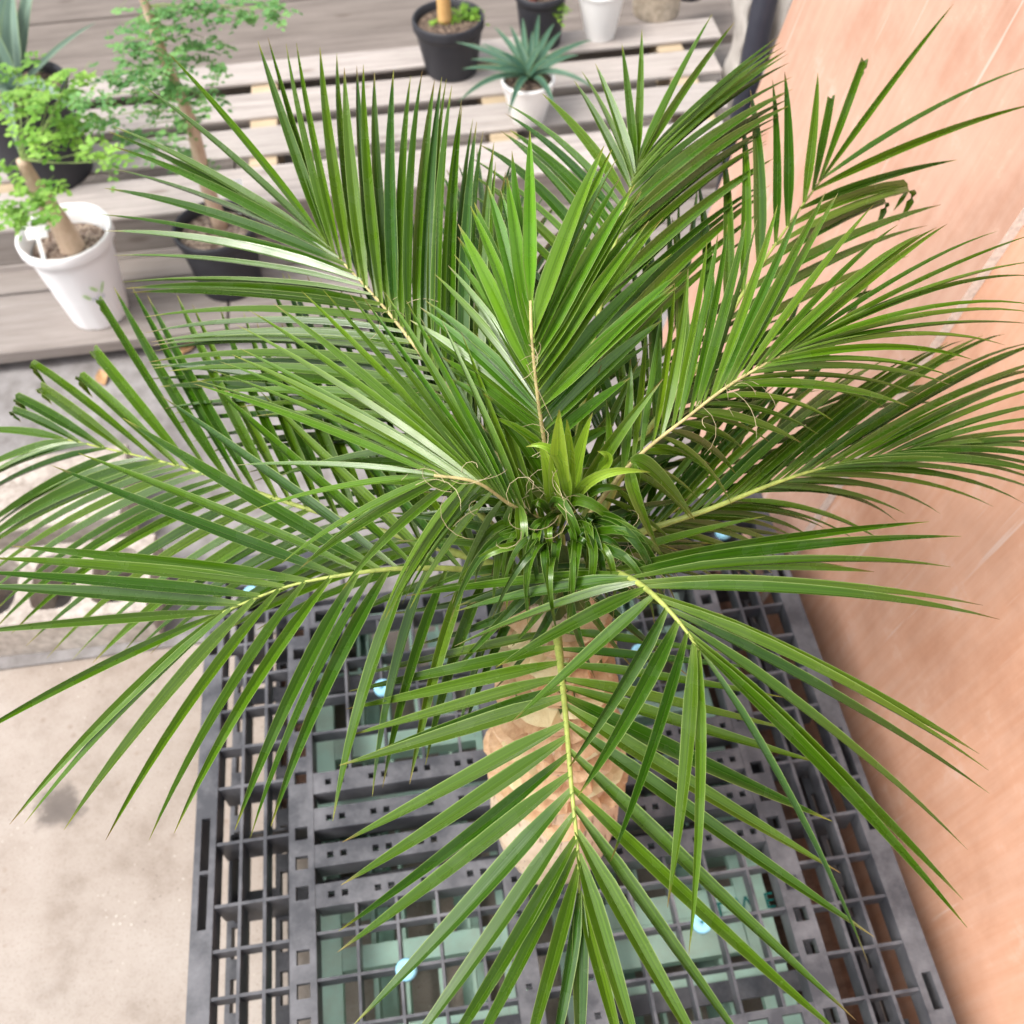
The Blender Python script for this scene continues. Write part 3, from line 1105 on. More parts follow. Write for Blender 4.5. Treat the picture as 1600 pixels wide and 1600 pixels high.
# --- left near frond, spreading level over the pallet
frond([(840, 920, 1.03), (740, 892, 1.09), (640, 888, 1.12), (560, 895, 1.13), (450, 916, 1.12), (340, 960, 1.09)],
      [[(.10, 640, 640, 1.10), (.17, 545, 610, 1.10), (.24, 470, 600, 1.10), (.31, 405, 610, 1.10), (.38, 330, 600, 1.10), (.45, 252, 619, 1.10), (.52, 192, 653, 1.10), (.59, 122, 708, 1.10), (.66, 80, 727, 1.10), (.74, 18, 853, 1.08), (.81, -20, 872, 1.07), (.87, -40, 893, 1.07), (.92, -50, 915, 1.06), (.97, -60, 990, 1.05)],
       [(.10, 715, 1150, .97), (.16, 665, 1195, .97), (.22, 640, 1225, .97), (.28, 598, 1230, .97), (.34, 582, 1245, .97), (.40, 520, 1283, .97), (.48, 423, 1291, .98), (.54, 391, 1310, .98), (.60, 367, 1297, .98), (.68, 272, 1302, .99), (.75, 233, 1313, .99), (.82, 165, 1313, .99), (.88, 100, 1297, .99), (.94, 38, 1287, 1.0), (.97, 15, 1288, 1.0), (1, -70, 1168, 1.01)]],
      .0164, 'mid', .05, 0, prio=1.3, label='near left frond with a bright yellow-green stalk')
# extra upper blades of the same frond lie closer together near the crown
frond([(860, 850, 1.06), (760, 720, 1.10), (690, 640, 1.11), (620, 560, 1.10)],
      [[(.2, 760, 470, 1.14), (.4, 700, 400, 1.14), (.6, 650, 340, 1.14), (.8, 600, 310, 1.14), (1, 520, 330, 1.13)],
       [(.2, 560, 720, 1.06), (.4, 480, 680, 1.06), (.6, 420, 620, 1.06), (.8, 390, 560, 1.07)]],
      .0125, 'deep', .05, 2, prio=.5)
frond([(900, 840, 1.06), (960, 700, 1.10), (1010, 600, 1.11), (1060, 500, 1.10)],
      [[(.2, 830, 560, 1.12), (.4, 880, 450, 1.13), (.6, 940, 370, 1.13), (.8, 1000, 310, 1.13), (1, 1090, 290, 1.12)],
       [(.2, 1160, 720, 1.05), (.4, 1230, 620, 1.05), (.6, 1250, 520, 1.06), (.8, 1240, 420, 1.07)]],
      .0125, 'deep', .05, 2, prio=.5)
# --- lower front frond, hanging over the trunk towards the camera
frond([(868, 970, 1.03), (876, 1040, 1.08), (884, 1120, 1.10), (893, 1230, 1.10), (903, 1330, 1.08), (905, 1395, 1.06)],
      [[(.07, 560, 1055, 1.03), (.13, 545, 1080, 1.02), (.19, 540, 1108, 1.02), (.25, 545, 1150, 1.02), (.29, 590, 1172, 1.01), (.33, 530, 1196, 1.01), (.424, 535, 1316, 1.0), (.464, 533, 1383, 1.0), (.51, 529, 1455, 1.0), (.564, 527, 1488, .99), (.61, 552, 1602, .99), (.68, 600, 1690, .99), (.75, 660, 1700, .99), (.79, 700, 1720, .99), (.85, 805, 1710, .98), (.975, 850, 1712, .98), (1, 905, 1690, .98)],
       [(.07, 1130, 1020, 1.03), (.14, 1190, 1045, 1.02), (.2, 1225, 1090, 1.02), (.26, 1245, 1143, 1.02), (.29, 1290, 1195, 1.01), (.325, 1300, 1283, 1.0), (.36, 1313, 1364, 1.0), (.42, 1366, 1464, .99), (.5, 1337, 1594, .98), (.6, 1332, 1632, .98), (.66, 1205, 1692, .98), (.73, 1130, 1705, .98), (.81, 1012, 1692, .98), (.985, 985, 1692, .98)]],
      .0182, 'mid', .035, 0, prio=1.4, label='low front frond hanging in front of the trunk')
# --- right near frond over the pallet
frond([(905, 880, 1.08), (950, 890, 1.17), (992, 908, 1.21), (1030, 938, 1.23), (1066, 978, 1.23), (1092, 1015, 1.22)],
      [[(.22, 1452, 815, 1.18), (.30, 1502, 838, 1.17), (.37, 1486, 886, 1.16), (.43, 1536, 946, 1.15), (.48, 1562, 968, 1.14), (.55, 1530, 1178, 1.09), (.61, 1545, 1204, 1.09), (.68, 1546, 1240, 1.08), (.76, 1512, 1328, 1.07), (.85, 1505, 1406, 1.06), (.92, 1511, 1449, 1.05), (1, 1356, 1504, 1.06)],
       [(.30, 635, 931, 1.13), (.37, 713, 955, 1.12), (.43, 710, 1010, 1.11), (.49, 775, 1043, 1.11), (.56, 800, 1128, 1.1), (.66, 886, 1203, 1.1), (.76, 903, 1244, 1.1), (.85, 954, 1346, 1.08), (.93, 1043, 1418, 1.07), (.99, 1076, 1492, 1.06)]],
      .0148, 'mid', .09, 0, prio=1.5, label='near right frond arching towards the camera')
# --- right upper frond, fresh
frond([(910, 820, 1.12), (985, 725, 1.21), (1076, 650, 1.26), (1150, 595, 1.28), (1240, 545, 1.28)],
      [[(.22, 985, 560, 1.27), (.30, 1035, 480, 1.28), (.38, 1075, 420, 1.29), (.46, 1122, 365, 1.3), (.54, 1165, 345, 1.3), (.62, 1215, 320, 1.3), (.70, 1290, 300, 1.3), (.78, 1365, 320, 1.29), (.86, 1440, 365, 1.28), (.93, 1480, 350, 1.28), (1, 1615, 366, 1.27)],
       [(.22, 1080, 812, 1.12), (.30, 1110, 726, 1.18), (.38, 1144, 790, 1.13), (.46, 1160, 700, 1.2), (.53, 1252, 692, 1.2), (.61, 1302, 658, 1.21), (.72, 1420, 635, 1.2), (.80, 1486, 602, 1.21), (.87, 1520, 562, 1.22), (.92, 1620, 507, 1.22), (.96, 1622, 478, 1.23), (.985, 1622, 408, 1.25)]],
      .0104, 'fresh', .10, 1, 'rachis_old', r0=.0021, prio=1.3)
# --- left upper frond, fresh, close to the camera
frond([(860, 820, 1.13), (800, 790, 1.22), (745, 754, 1.27), (678, 743, 1.28)],
      [[(.16, 745, 520, 1.29), (.24, 690, 500, 1.3), (.32, 635, 470, 1.3), (.40, 565, 462, 1.3), (.48, 505, 453, 1.3), (.56, 427, 474, 1.29), (.66, 368, 507, 1.28), (.76, 362, 554, 1.27), (.86, 329, 578, 1.26), (.95, 303, 600, 1.25)],
       [(.18, 850, 905, 1.12), (.26, 828, 948, 1.12), (.34, 770, 945, 1.13), (.52, 640, 952, 1.16), (.62, 612, 955, 1.16), (.72, 596, 970, 1.15), (.86, 470, 887, 1.19), (.94, 440, 880, 1.19), (1, 368, 727, 1.25)]],
      .0102, 'fresh', .06, 1, 'rachis_old', r0=.0021, prio=1.5)
# --- centre frond, young, upright and pale
frond([(868, 800, 1.14), (852, 700, 1.22), (840, 620, 1.28), (831, 530, 1.33), (829, 470, 1.35)],
      [[(.26, 700, 590, 1.27), (.32, 690, 558, 1.28), (.38, 640, 500, 1.29), (.43, 665, 470, 1.3), (.48, 700, 415, 1.32), (.54, 715, 370, 1.34), (.60, 735, 322, 1.36), (.66, 762, 290, 1.38), (.73, 792, 276, 1.4), (1, 828, 204, 1.44)],
       [(.25, 985, 590, 1.27), (.33, 1035, 500, 1.3), (.42, 1065, 425, 1.34), (.45, 1058, 448, 1.33), (.53, 1036, 340, 1.36), (.565, 1014, 345, 1.37), (.61, 1002, 300, 1.38), (.65, 992, 288, 1.39), (.71, 964, 248, 1.41), (.76, 944, 228, 1.42)]],
      .0170, 'young', .03, 1, 'rachis_old', r0=.0024, prio=1.6, label='young pale green frond rising from the middle')

# --- short young blades, the closed spear and drooping small blades at the heart of the crown
heart = frond([(880, 880, 1.08), (878, 830, 1.12), (876, 790, 1.15)], [], r0=.004, stalk='rachis', label='heart of the crown with the unopened spear')


def heart_blade(b, m_, t, w, tone, archk=0.0):
    p0, p1, p2 = atz(*b), atz(*m_), atz(*t)
    pts = crv(p0, p1 * 2 - (p0 + p2) * .5, p2, 11)
    lo, hi = GREENS[tone]
    k = random.random()
    col = tuple(a + (c - a) * k for a, c in zip(lo, hi))
    nr = (CPOS - p0).normalized() + Vector((random.uniform(-.3, .3), random.uniform(-.3, .3), random.uniform(-.1, .2)))
    LEAFLETS.append((60.0 * w / .012, heart, pts, w, nr.normalized(), col, .6, random.uniform(-.3, .3)))


for hb in (
    ((878, 795, 1.17), (874, 720, 1.26), (874, 640, 1.34), .024, 'lime'),
    ((868, 795, 1.17), (862, 740, 1.24), (842, 690, 1.28), .020, 'lime'),
    ((892, 795, 1.17), (905, 720, 1.23), (926, 645, 1.29), .018, 'lime'),
    ((888, 790, 1.19), (872, 712, 1.27), (822, 698, 1.28), .013, 'lime'),
    ((882, 800, 1.16), (892, 730, 1.24), (886, 655, 1.33), .021, 'lime'),
    ((880, 790, 1.15), (845, 700, 1.22), (762, 650, 1.25), .014, 'fresh'),
    ((880, 790, 1.15), (830, 690, 1.22), (755, 615, 1.27), .014, 'fresh'),
    ((872, 795, 1.15), (820, 700, 1.22), (730, 600, 1.27), .014, 'fresh'),
    ((868, 800, 1.15), (800, 720, 1.21), (700, 630, 1.25), .014, 'mid'),
    ((866, 800, 1.15), (850, 690, 1.22), (800, 590, 1.28), .014, 'fresh'),
    ((900, 790, 1.15), (905, 690, 1.22), (940, 570, 1.28), .014, 'fresh'),
    ((905, 790, 1.15), (940, 690, 1.20), (1000, 560, 1.25), .014, 'mid'),
    ((900, 790, 1.15), (950, 700, 1.22), (1036, 592, 1.28), .018, 'fresh'),
    ((905, 800, 1.14), (970, 720, 1.18), (1080, 640, 1.20), .014, 'mid'),
    ((895, 795, 1.17), (935, 745, 1.23), (1016, 738, 1.22), .013, 'lime'),
    ((890, 800, 1.16), (930, 765, 1.21), (978, 766, 1.20), .012, 'fresh'),
    ((880, 800, 1.16), (920, 785, 1.21), (1000, 855, 1.14), .014, 'fresh'),
    ((860, 800, 1.16), (885, 800, 1.22), (934, 932, 1.12), .013, 'fresh'),
    ((810, 790, 1.21), (815, 850, 1.20), (822, 945, 1.13), .014, 'fresh'),
    ((800, 795, 1.21), (800, 850, 1.18), (775, 935, 1.12), .012, 'fresh'),
    ((870, 810, 1.16), (848, 850, 1.18), (842, 905, 1.13), .012, 'fresh'),
    ((935, 735, 1.22), (950, 715, 1.24), (933, 705, 1.25), .012, 'lime'),
    ((985, 735, 1.22), (995, 780, 1.2), (1032, 865, 1.12), .014, 'fresh'),
    ((985, 720, 1.22), (1025, 740, 1.2), (1085, 812, 1.13), .018, 'fresh'),
    ((990, 725, 1.22), (992, 750, 1.2), (992, 775, 1.15), .012, 'fresh'),
    ((840, 830, 1.14), (790, 790, 1.18), (655, 768, 1.20), .012, 'mid'),
    ((850, 870, 1.11), (760, 850, 1.15), (620, 845, 1.13), .012, 'mid'),
    ((845, 850, 1.11), (740, 820, 1.14), (600, 800, 1.12), .012, 'deep'),
    ((840, 900, 1.09), (760, 890, 1.12), (660, 925, 1.08), .012, 'mid'),
    ((900, 860, 1.11), (960, 840, 1.14), (1060, 860, 1.09), .012, 'mid'),
    ((905, 840, 1.11), (980, 800, 1.14), (1090, 780, 1.10), .012, 'deep'),
    ((905, 870, 1.10), (990, 850, 1.12), (1120, 850, 1.06), .012, 'deep'),
    ((880, 870, 1.11), (860, 930, 1.11), (800, 1010, 1.03), .013, 'mid'),
    ((890, 880, 1.11), (920, 950, 1.09), (990, 1045, 1.0), .012, 'mid'),
    ((885, 880, 1.11), (895, 960, 1.1), (930, 1060, 1.0), .012, 'mid'),
    ((870, 880, 1.10), (810, 940, 1.10), (690, 1070, 1.0), .013, 'mid'),
    ((895, 890, 1.10), (960, 960, 1.08), (1080, 1060, .98), .012, 'deep'),
    ((860, 900, 1.08), (790, 960, 1.07), (640, 1010, 1.0), .013, 'deep'),
    ((850, 890, 1.08), (760, 930, 1.08), (600, 960, 1.0), .013, 'deep'),
    ((900, 880, 1.09), (1000, 930, 1.08), (1130, 960, 1.0), .012, 'deep'),
    ((875, 900, 1.08), (850, 980, 1.06), (770, 1080, .97), .012, 'deep'),
):
    heart_blade(*hb)

for k in range(44):
    x0, y0 = random.uniform(830, 925), random.uniform(800, 860)
    sgn = -1 if x0 < 878 else 1
    x2, y2 = x0 + sgn * random.uniform(-20, 150), y0 + random.uniform(20, 150)
    heart_blade((x0, y0, 1.17), ((x0 + x2) / 2 + sgn * random.uniform(0, 20), (y0 + y2) / 2 - random.uniform(20, 45), 1.205), (x2, y2, 1.13), random.uniform(.007, .0115), random.choice(('fresh', 'mid', 'mid', 'deep')))

LEAFLETS.sort(key=lambda a: -a[0])
rest = Blades()
TIP = (.26, .24, .04)
BASEC = (.16, .24, .04)
for i, (sc_, fo, pts, wd, nr, col, fold, tw) in enumerate(LEAFLETS):
    q = [p - PALM_AT for p in pts]
    tipc = random.choice((TIP, TIP, (.20, .10, .035), (.30, .22, .10)))
    if i < 300:
        bl = Blades().add(q, wd, nr, col, fold, None, tipc, tw, BASEC)
        bl.build('leaflet', M['leaf'], fo)
    else:
        rest.add(q, wd, nr, col, fold, None, tipc, tw, BASEC)
if rest.v:
    tag(rest.build('leaflets', M['leaf'], palm), kind='stuff')

# loose fibres shed along the crown
fb = MB()
for k in range(95):
    if k < 40:
        c = atz(random.gauss(985, 30), random.gauss(888, 12), random.uniform(1.13, 1.2))
    elif k < 65:
        c = atz(random.gauss(860, 60), random.gauss(760, 50), random.uniform(1.18, 1.27))
    else:
        fo_ = random.choice([(690, 600, 1.21), (600, 480, 1.23), (1076, 650, 1.27), (1130, 610, 1.28), (745, 754, 1.28), (831, 560, 1.33), (700, 745, 1.28)])
        c = atz(fo_[0] + random.gauss(0, 18), fo_[1] + random.gauss(0, 18), fo_[2])
    L = random.uniform(.015, .055)
    a = random.uniform(0, 6.28)
    d = Vector((math.cos(a), math.sin(a), random.uniform(-.3, .5)))
    cu = random.uniform(-3, 3)
    pts = []
    p = c - PALM_AT
    for j in range(7):
        pts.append(p)
        d = Matrix.Rotation(cu * .25, 3, 'Z') @ d
        d.z -= .12
        p = p + d.normalized() * L / 6
    fb.tube(pts, [.00026] * 6 + [.0001], 3, False)
tag(fb.build('fibres', M['fibre'], palm), kind='stuff')


# ------------------------------------------------------------------ pots and their plants
def pot(name, base, r_rim, r_base, h, m, label, group=None, rim_h=.02, soil='soil', soil_drop=.02, rim_out=.006, ribs=0, cat='pot', rz=0.0, seg=48, wob=None):
    o = empty(name, base, rz)
    tag(o, label, cat, group)
    body = MB()
    prof = [(0, .004), (r_base * .9, .004), (r_base, 0), (r_base * 1.01, .004)]
    n = 8
    for k in range(1, n):
        s = k / n
        prof.append((r_base + (r_rim - rim_out - r_base) * s, (h - rim_h) * s))
    prof += [(r_rim - rim_out, h - rim_h - .001), (r_rim - rim_out * .2, h - rim_h), (r_rim, h - rim_h + .003), (r_rim, h - .004), (r_rim - .002, h - .0005), (r_rim - .005, h), (r_rim - .009, h - .002)]
    prof += [(r_rim - rim_out - .006, h - rim_h), (r_base + (r_rim - r_base) * .3, h * .35)]
    body.lathe(prof, seg, wob or 0.0)
    b = body.build('pot_body', m, o, smooth=True)
    s = MB()
    zs = h - soil_drop
    rs = r_rim - rim_out - .005 - (r_rim - r_base) * soil_drop / h
    pr = [(0, zs + .004)] + [(rs * k / 8, zs + .003 * noise.noise(Vector((k * 1.7, 2, 0)))) for k in range(1, 9)]
    s.lathe(pr, 36, lambda a, z: 1)
    so_ = s.build('soil', M[soil], o, smooth=True)
    return o


def leaf_cluster(bl, c, n, rad, size, cols, flat=.6):
    """sprays of small round leaflets set in pairs along fine stalks"""
    left = n
    while left > 0:
        a = random.uniform(0, 6.28)
        t = Vector((math.cos(a), math.sin(a), random.uniform(-.7, .5) * flat)).normalized()
        o = c + Vector((random.gauss(0, .3), random.gauss(0, .3), random.gauss(0, .3) * flat)) * rad
        sd_ = t.cross(Vector((0, 0, 1))).normalized()
        q = random.random()
        m_ = random.randint(3, 5)
        L = size * random.uniform(.75, 1.15)
        for k in range(m_):
            p = o + t * (k * L * .62) - Vector((0, 0, .0016 * k * k))
            for sg in ((-1, 1) if k < m_ - 1 else (0,)):
                d = (t * (.55 if sg else 1) + sd_ * sg + Vector((0, 0, random.uniform(-.35, .1)))).normalized()
                nr = (Vector((random.gauss(0, .3), random.gauss(0, .3) - .3, 1))).normalized()
                qq = min(1, max(0, q + random.uniform(-.25, .25)))
                col = tuple(x + (y - x) * qq for x, y in zip(*cols))
                l2 = L * random.uniform(.8, 1.1)
                bl.add([p + d * l2 * .06, p + d * l2 * .3, p + d * l2 * .68, p + d * l2 * .92], l2 * .6, nr, col, .12, lambda s: (.3, .95, .9, .25)[min(3, int(s * 3 + .5))])
                left -= 1
        bl.add([o - t * L * .3, o + t * L * m_ * .3, o + t * L * m_ * .6], .0012, Vector((0, 0, 1)), (.2, .3, .08), .1, lambda s: 1)
    return bl


def stem(name, pts, r, m, parent, org, seg=10):
    n = 14
    P = [catmull(pts, i / (n - 1)) - org for i in range(n)]
    rr = [r[0] + (r[1] - r[0]) * i / (n - 1) for i in range(n)]
    return MB().tube(P, rr, seg).build(name, m, parent, smooth=True)


def tag_label(parent, org, p, h, w, lines, yaw=0.0):
    """white T-shaped plant tag pushed into the soil"""
    t = MB()
    t.box((-.005, -.0008, -.03), (.005, .0008, h * .55))
    t.box((-w / 2, -.0009, h * .5505), (w / 2, .0009, h))
    o = t.build('plant_tag', M['tag'], parent)
    o.location = p - org
    o.rotation_euler = (R(-38), 0, yaw)
    for k in range(lines):
        z = h * (.93 - .13 * k)
        for j in range(4):
            x = -w * .36 + w * .2 * j + random.uniform(0, .002)
            s = MB().box((x, -.0015, z - .002), (x + w * random.uniform(.08, .14), -.0011, z)).build('tag_mark', M['ink'], o)
    return o


# --- white pot at the left with a young tree
B = atz(157, 486, .08)
PZ = B.z
wp = pot('flower_pot', B, .117, .075, .262, M['white_plastic'], 'glossy white ribbed-foot pot with a thick-stemmed sapling, at the left edge', 'potted plants', .03, 'perlite', .045, .012, rz=0,
         wob=lambda a, z: 1 - (.035 * max(0, math.cos(a * 8)) ** 3 if z < .05 else (.012 * max(0, math.cos(a * 8)) ** 6)))
top = B + Vector((0, 0, .225))
stem('stem', [top + Vector((.008, -.005, -.02)), top + Vector((.0, 0, .06)), top + Vector((-.018, .005, .16)), top + Vector((-.022, .005, .235))], (.034, .013), M['tan_bark'], wp, B)
topc = top + Vector((-.022, .005, .235))
bl = Blades()
CL_A = [(25, 110, 30, .6), (75, 165, 40, .9), (25, 195, 38, .9), (60, 225, 30, .6), (108, 212, 26, .5), (145, 232, 24, .4), (178, 248, 16, .25), (120, 190, 22, .3), (15, 325, 28, .5), (72, 296, 22, .5), (32, 340, 26, .5), (82, 335, 24, .5), (12, 268, 26, .5), (45, 135, 30, .6), (95, 150, 26, .5), (95, 195, 22, .4), (55, 305, 22, .4), (5, 150, 26, .5), (110, 115, 20, .3)]
ZA = depth(topc)
for (x, y, rd, dn) in CL_A:
    c = atd(x, y, ZA + random.uniform(-.09, .05))
    rw = rd / FPX * ZA
    leaf_cluster(bl, c - B, int(rd * 1.3 + 12), rw * 1.35, .020, ((.12, .30, .045), (.28, .50, .09)))
    tw = topc if y < 260 else B + Vector((-.02, 0, .36))
    mid = (tw + c) * .5 + Vector((0, 0, -.02))
    MB().tube([p - B for p in crv(tw, mid, c, 6)], [.0022, .0018, .0015, .0012, .001, .0008], 5).build('twig', M['twig'], wp, smooth=True)
tag(bl.build('foliage', M['soft_leaf'], wp), kind='stuff')
tag_label(wp, B, atz(66, 396, PZ + .228), .065, .05, 3, R(12))
# printed emblem on the pot wall: three leaf strokes over a line of grey script
face = math.atan2(CPOS.y - B.y, CPOS.x - B.x) + .10


def on_wall(da, z, proud=.0012):
    r = .076 + (.105 - .076) * z / .232 + proud + .0006
    return Vector((r * math.cos(face + da), r * math.sin(face + da), z))


def wall_patch(name, pts2, m):
    mb = MB()
    n = len(pts2) // 2
    vs = [on_wall(a, z) for a, z in pts2]
    fs = [(2 * i, 2 * i + 1, 2 * i + 3, 2 * i + 2) for i in range(n - 1)]
    mb.add(vs, fs)
    return mb.build(name, m, wp)


emb = [(-.27, .122, .12), (-.02, .142, .16), (.20, .136, -.10)]
for a0, z0, sl in emb:
    pp = []
    for k in range(8):
        s = k / 7
        hw = .0065 * math.sin(math.pi * s) ** .7 + .0004
        a = a0 + (s - .5) * .19
        zz = z0 + (s - .5) * .03 * (1 if sl < 0 else -.6)
        pp += [(a, zz - hw), (a, zz + hw)]
    wall_patch('emblem_leaf', pp, M['print_green'])
for k in range(7):
    a = -.16 + k * .052
    wall_patch('emblem_script', [(a, .104), (a, .114 + .003 * (k % 2)), (a + .012, .105), (a + .014, .118 - .004 * (k % 3)), (a + .034, .106), (a + .034, .112)], M['ink'])

# --- black pot behind it with a tall sapling
B = atz(362, 440, .08)
bp = pot('flower_pot', B, .108, .083, .19, M['pot_black'], 'black pot with a tall leafy sapling and a white tag, half hidden by the palm', 'potted plants', .022, 'perlite', .028)
s0 = atz(345, 352, B.z + .165)
spts = [s0 + Vector((0, 0, -.02)), s0 + Vector((-.004, 0, .14)), s0 + Vector((.005, .0, .30)), s0 + Vector((-.01, 0, .45)), s0 + Vector((-.015, .0, .60)), s0 + Vector((-.03, 0, .78))]
stem('stem', spts, (.021, .006), M['tan_bark'], bp, B)
bl = Blades()
CL_B = [(215, 30, 40), (190, 70, 28), (262, 62, 44), (300, 15, 36), (350, 8, 30), (400, 20, 36), (435, 18, 20), (250, 112, 40), (200, 130, 34), (150, 155, 34), (285, 190, 34), (232, 165, 34), (312, 150, 26), (338, 100, 20), (225, 225, 34), (300, 240, 22), (175, 118, 26), (160, 185, 20), (270, 135, 28), (320, 60, 30), (205, 205, 22), (250, 20, 34), (270, 95, 30), (215, 95, 30), (290, 260, 18)]
for (x, y, rd) in CL_B:
    # height on the stem that the cluster hangs from
    best = min((catmull(spts, k / 30) for k in range(31)), key=lambda q: abs(px(q)[1] - (y - 8)))
    Zb = depth(best)
    c = atd(x, y, Zb + random.uniform(-.06, .06))
    rw = rd / FPX * Zb
    leaf_cluster(bl, c - B, int(rd * 2.6 + 16), rw * 1.5, .0150, ((.08, .24, .08), (.20, .42, .14)))
    mid = (best + c) * .5 + Vector((0, 0, .02))
    MB().tube([p - B for p in crv(best, mid, c, 6)], [.0016, .0014, .0012, .001, .0009, .0007], 5).build('twig', M['twig'], bp, smooth=True)
tag(bl.build('foliage', M['soft_leaf'], bp), kind='stuff')
tag_label(bp, B, atz(372, 315, B.z + .19), .055, .04, 3, R(8))

# --- large black pot on the bench at the left edge, with a broad-leaved agave
B = atz(82, 268, .22)
lp = pot('flower_pot', B, .135, .112, .26, M['pot_black'], 'large black pot with grey-green sword leaves at the top left corner', 'potted plants', .02, 'soil', .03)


def sword(parent, org, c, tip, w, arch, cols, n=11, name='leaf', fold=.4, mkey='agave'):
    d = tip - c
    ctrl = c + d * .5 + Vector((0, 0, arch))
    k = random.random()
    col = tuple(a + (b - a) * k for a, b in zip(*cols))
    pts = [p - org for p in crv(c, ctrl, tip, n)]
    nr = (Vector((0, 0, 1)) + (CPOS - c).normalized() * .5 - d.normalized() * .3).normalized()
    b = Blades().add(pts, w, nr, col, fold, lambda s: min(1, .62 + s * 1.3) * max(.02, (1 - s ** 2.6)) ** .9)
    return b.build(name, M[mkey], parent)


cen = B + Vector((0, 0, .24))
Zc = depth(cen)
GREY = ((.13, .21, .165), (.20, .29, .23))
for (x, y, dz, w, ar) in ((8, -60, .05, .05, .05), (60, -70, .1, .042, .04), (-40, 0, -.1, .05, .05), (118, 178, -.10, .042, .10), (150, 35, .12, .022, .03), (-30, 190, -.12, .045, .08), (30, 240, -.16, .04, .12), (-60, 90, -.1, .05, .05), (20, -20, .0, .055, .05)):
    sword(lp, B, cen, atd(x, y, Zc + dz), w, ar, GREY)

# --- pots along the back of the bench
B = atz(706, 108, .22)
p3 = pot('flower_pot', B, .108, .078, .165, M['pot_black'], 'black pot with an orange-brown stump and bright green clumps, just left of the small agave', 'potted plants', .03, 'soil', .022)
c0 = B + Vector((0, 0, .155))
stem('stump', [c0 + Vector((-.01, .01, -.01)), c0 + Vector((-.01, .015, .05)), c0 + Vector((-.012, .02, .12)), c0 + Vector((-.012, .02, .17))], (.022, .016), M['orange_bark'], p3, B)
bl = Blades()
Zb = depth(c0)
for (x, y, rd) in ((680, 38, 11), (690, 33, 11), (684, 44, 9), (715, 12, 13), (728, 8, 13), (738, 16, 10), (724, 24, 11), (698, 40, 8), (734, 28, 8), (710, 28, 9)):
    c = atd(x, y, Zb + .01)
    leaf_cluster(bl, c - B, 26, rd / FPX * Zb * 1.1, .014, ((.14, .34, .03), (.30, .52, .07)), .5)
tag(bl.build('foliage', M['soft_leaf'], p3), kind='stuff')

B = atz(845, 66, .22)
p4 = pot('flower_pot', B, .082, .062, .165, M['pot_black'], 'black pot with red-brown stems standing behind the small agave', 'potted plants', .02, 'soil', .02)
c0 = B + Vector((0, 0, .145))
for k in range(7):
    d = Vector((random.uniform(-.035, .02), random.uniform(-.03, .03), 0))
    stem('stem', [c0 + d, c0 + d * 1.3 + Vector((0, 0, .03)), c0 + d * 1.6 + Vector((random.uniform(-.01, .01), 0, .07))], (.012, .008), M['red_stem'], p4, B, 8)
bl = Blades()
Zb = depth(c0)
for (x, y, rd) in ((872, 8, 12), (880, 14, 10), (865, 18, 9), (876, 0, 12)):
    leaf_cluster(bl, atd(x, y, Zb - .02) - B, 24, rd / FPX * Zb * 1.1, .012, ((.14, .32, .03), (.28, .46, .06)), .5)
tag(bl.build('foliage', M['soft_leaf'], p4), kind='stuff')

B = atz(937, 56, .22)
p5 = pot('flower_pot', B, .075, .046, .155, M['white_ceramic'], 'smooth white tapered pot with dark green leaves, left of the beige clay pot', 'potted plants', .012, 'soil', .015, .001)
bl = Blades()
c0 = B + Vector((0, 0, .15))
for k in range(22):
    a = k * 2.4
    sword(p5, B, c0, c0 + Vector((math.cos(a) * .065, math.sin(a) * .065, random.uniform(.02, .09))), .02, .01, ((.02, .07, .035), (.05, .12, .06)), 6)

B = atz(826, 186, .22)
p6 = pot('flower_pot', B, .077, .046, .128, M['white_ceramic'], 'small white tapered pot holding a spiky blue-green agave', 'potted plants', .010, 'soil', .012, .001)
c0 = B + Vector((.0, .0, .128))
Zc = depth(c0)
cx, cy = px(c0)
for (x, y, dz, ar) in ((712, 66, .03, .03), (736, 93, -.01, .03), (722, 108, -.05, .03), (716, 160, -.10, .06), (795, 178, -.12, .05), (868, 172, -.12, .06), (930, 140, -.08, .06), (926, 62, .04, .03), (905, 86, 0, .03), (878, 48, .06, .02), (866, 36, .08, .02), (842, 22, .1, .01), (817, 28, .08, .01), (797, 40, .07, .015), (772, 42, .09, .02), (752, 68, .05, .02), (893, 70, .04, .02), (832, 48, -.02, .01), (808, 60, -.02, .01), (845, 70, -.04, .015), (780, 80, -.04, .02), (860, 95, -.08, .03), (772, 110, -.08, .03)):
    sword(p6, B, c0 + Vector((random.uniform(-.01, .01), random.uniform(-.01, .01), 0)), atd(x, y, Zc + dz), .024, ar, ((.03, .095, .062), (.065, .145, .095)), 10)

B = atz(1030, 30, .22)
p7 = pot('flower_pot', B + E2 * .05, .09, .075, .2, M['beige_pot'], 'rough beige clay pot at the right end of the bench', 'potted plants', .02, 'soil', .02, .003)
B = atz(1092, 2, .22)
p8 = pot('flower_pot', B + E2 * .05 + E1 * -.02, .06, .05, .13, M['pot_black'], 'small black pot tucked behind the right end of the bench', 'potted plants', .015, 'soil', .02)
for k, (x, y, l) in enumerate(((1006, 25, 'round white pebble on the bench nearest the white pot'), (1031, 31, 'round white pebble on the bench next to the beige pot'))):
    c = atz(x, y, .22)
    pb = MB().lathe([(0, -.0005), (.007, .001), (.011, .005), (.011, .009), (.007, .013), (0, .0145)], 16, lambda a, z: 1 + .12 * math.cos(a + 1) + .05 * math.cos(3 * a)).build('pebble', M['pebble'], smooth=True)
    pb.location = c
    tag(pb, l, 'pebble', 'white pebbles')

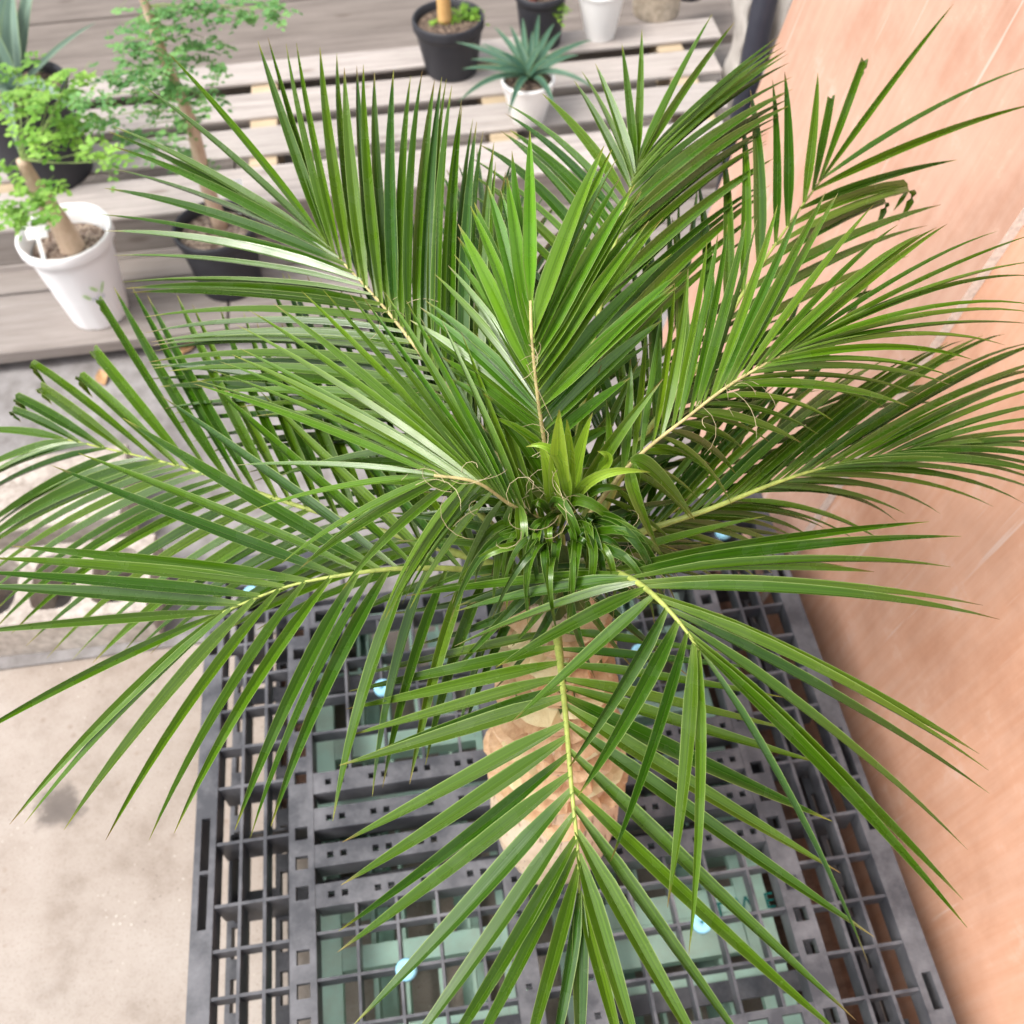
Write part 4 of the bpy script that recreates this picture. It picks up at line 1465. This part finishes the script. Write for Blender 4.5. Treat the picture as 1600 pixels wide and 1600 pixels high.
# --- crumpled cloth hung at the end of the bench, and the dark post against the plywood
nx, nz = 26, 46
mb = MB()
vs = []
for j in range(nz):
    for i in range(nx):
        s, t = i / (nx - 1), j / (nz - 1)
        z = .03 + 1.02 * t
        fx = .20 * s * (1 - .25 * math.sin(t * 3.1))
        fy = .05 * math.sin(s * 17 + 2.5 * math.sin(t * 5)) + .05 * noise.noise(Vector((s * 4, t * 7, 1))) + .03 * noise.noise(Vector((s * 11, t * 15, 5)))
        vs.append((fx + .03 * noise.noise(Vector((s * 3, t * 6, 9))), fy - .12 * (1 - t), z))
fs = [(j * nx + i, j * nx + i + 1, (j + 1) * nx + i + 1, (j + 1) * nx + i) for j in range(nz - 1) for i in range(nx - 1)]
mb.add(vs, fs)
cl = mb.build('hanging_cloth', M['tarp'], smooth=True)
md = cl.modifiers.new('thick', 'SOLIDIFY')
md.thickness = .006
cl.location = W(1.49, 2.80, 0.012)
cl.rotation_euler.z = YAW
tag(cl, 'crumpled pale grey cloth hanging between the bench and the dark post', 'cloth')

def atv(x, y, v):
    d = ray(x, y)
    return CPOS + d * ((v - (CPOS - ORG).dot(E2)) / d.dot(E2))


pa, pb_ = atv(1228, -160, 1.87), atv(1163, 160, 1.87)
dn = (pb_ - pa).normalized()
foot = pb_ + dn * ((pb_.z - .016) / -dn.z)
pe = empty('post', foot, YAW)
tag(pe, 'slim black post leaning behind the edge of the plywood', 'post')
inv = Matrix.Rotation(-YAW, 3, 'Z')
top_ = inv @ (pa - foot) * 1.25
MB().tube([(0, 0, .004), tuple(top_ * .5), tuple(top_)], [.026, .026, .026], 20).build('shaft', M['post'], pe, smooth=True)
MB().lathe([(0, -.006), (.05, -.006), (.05, -.001), (.028, .0035), (0, .0035)], 24).build('base_plate', M['post'], pe)

# --- fallen dry leaves
for k, (x, y, z, l) in enumerate(((293, 546, .0095, 'curled brown dry leaf on the grey slab under the left fronds'), (160, 592, .0095, 'crumbled tan dry leaf on the grey slab nearest the concrete blocks'))):
    c = atz(x, y, z)
    mb = MB()
    vs, fs = [], []
    for i in range(7):
        s = i / 6
        w = .017 * math.sin(math.pi * min(1, s * .96 + .03))
        vs += [(s * .06 - .03, -w, .004 + .007 * abs(math.sin(s * 5))), (s * .06 - .03, 0, .0012), (s * .06 - .03, w, .006)]
    for i in range(6):
        fs += [(3 * i, 3 * i + 1, 3 * i + 4, 3 * i + 3), (3 * i + 1, 3 * i + 2, 3 * i + 5, 3 * i + 4)]
    mb.add(vs, fs)
    o = mb.build('dry_leaf', M['dry'], smooth=True)
    o.location = c
    o.rotation_euler.z = 1.0 + k
    tag(o, l, 'leaf')
print('leaflets', len(LEAFLETS))
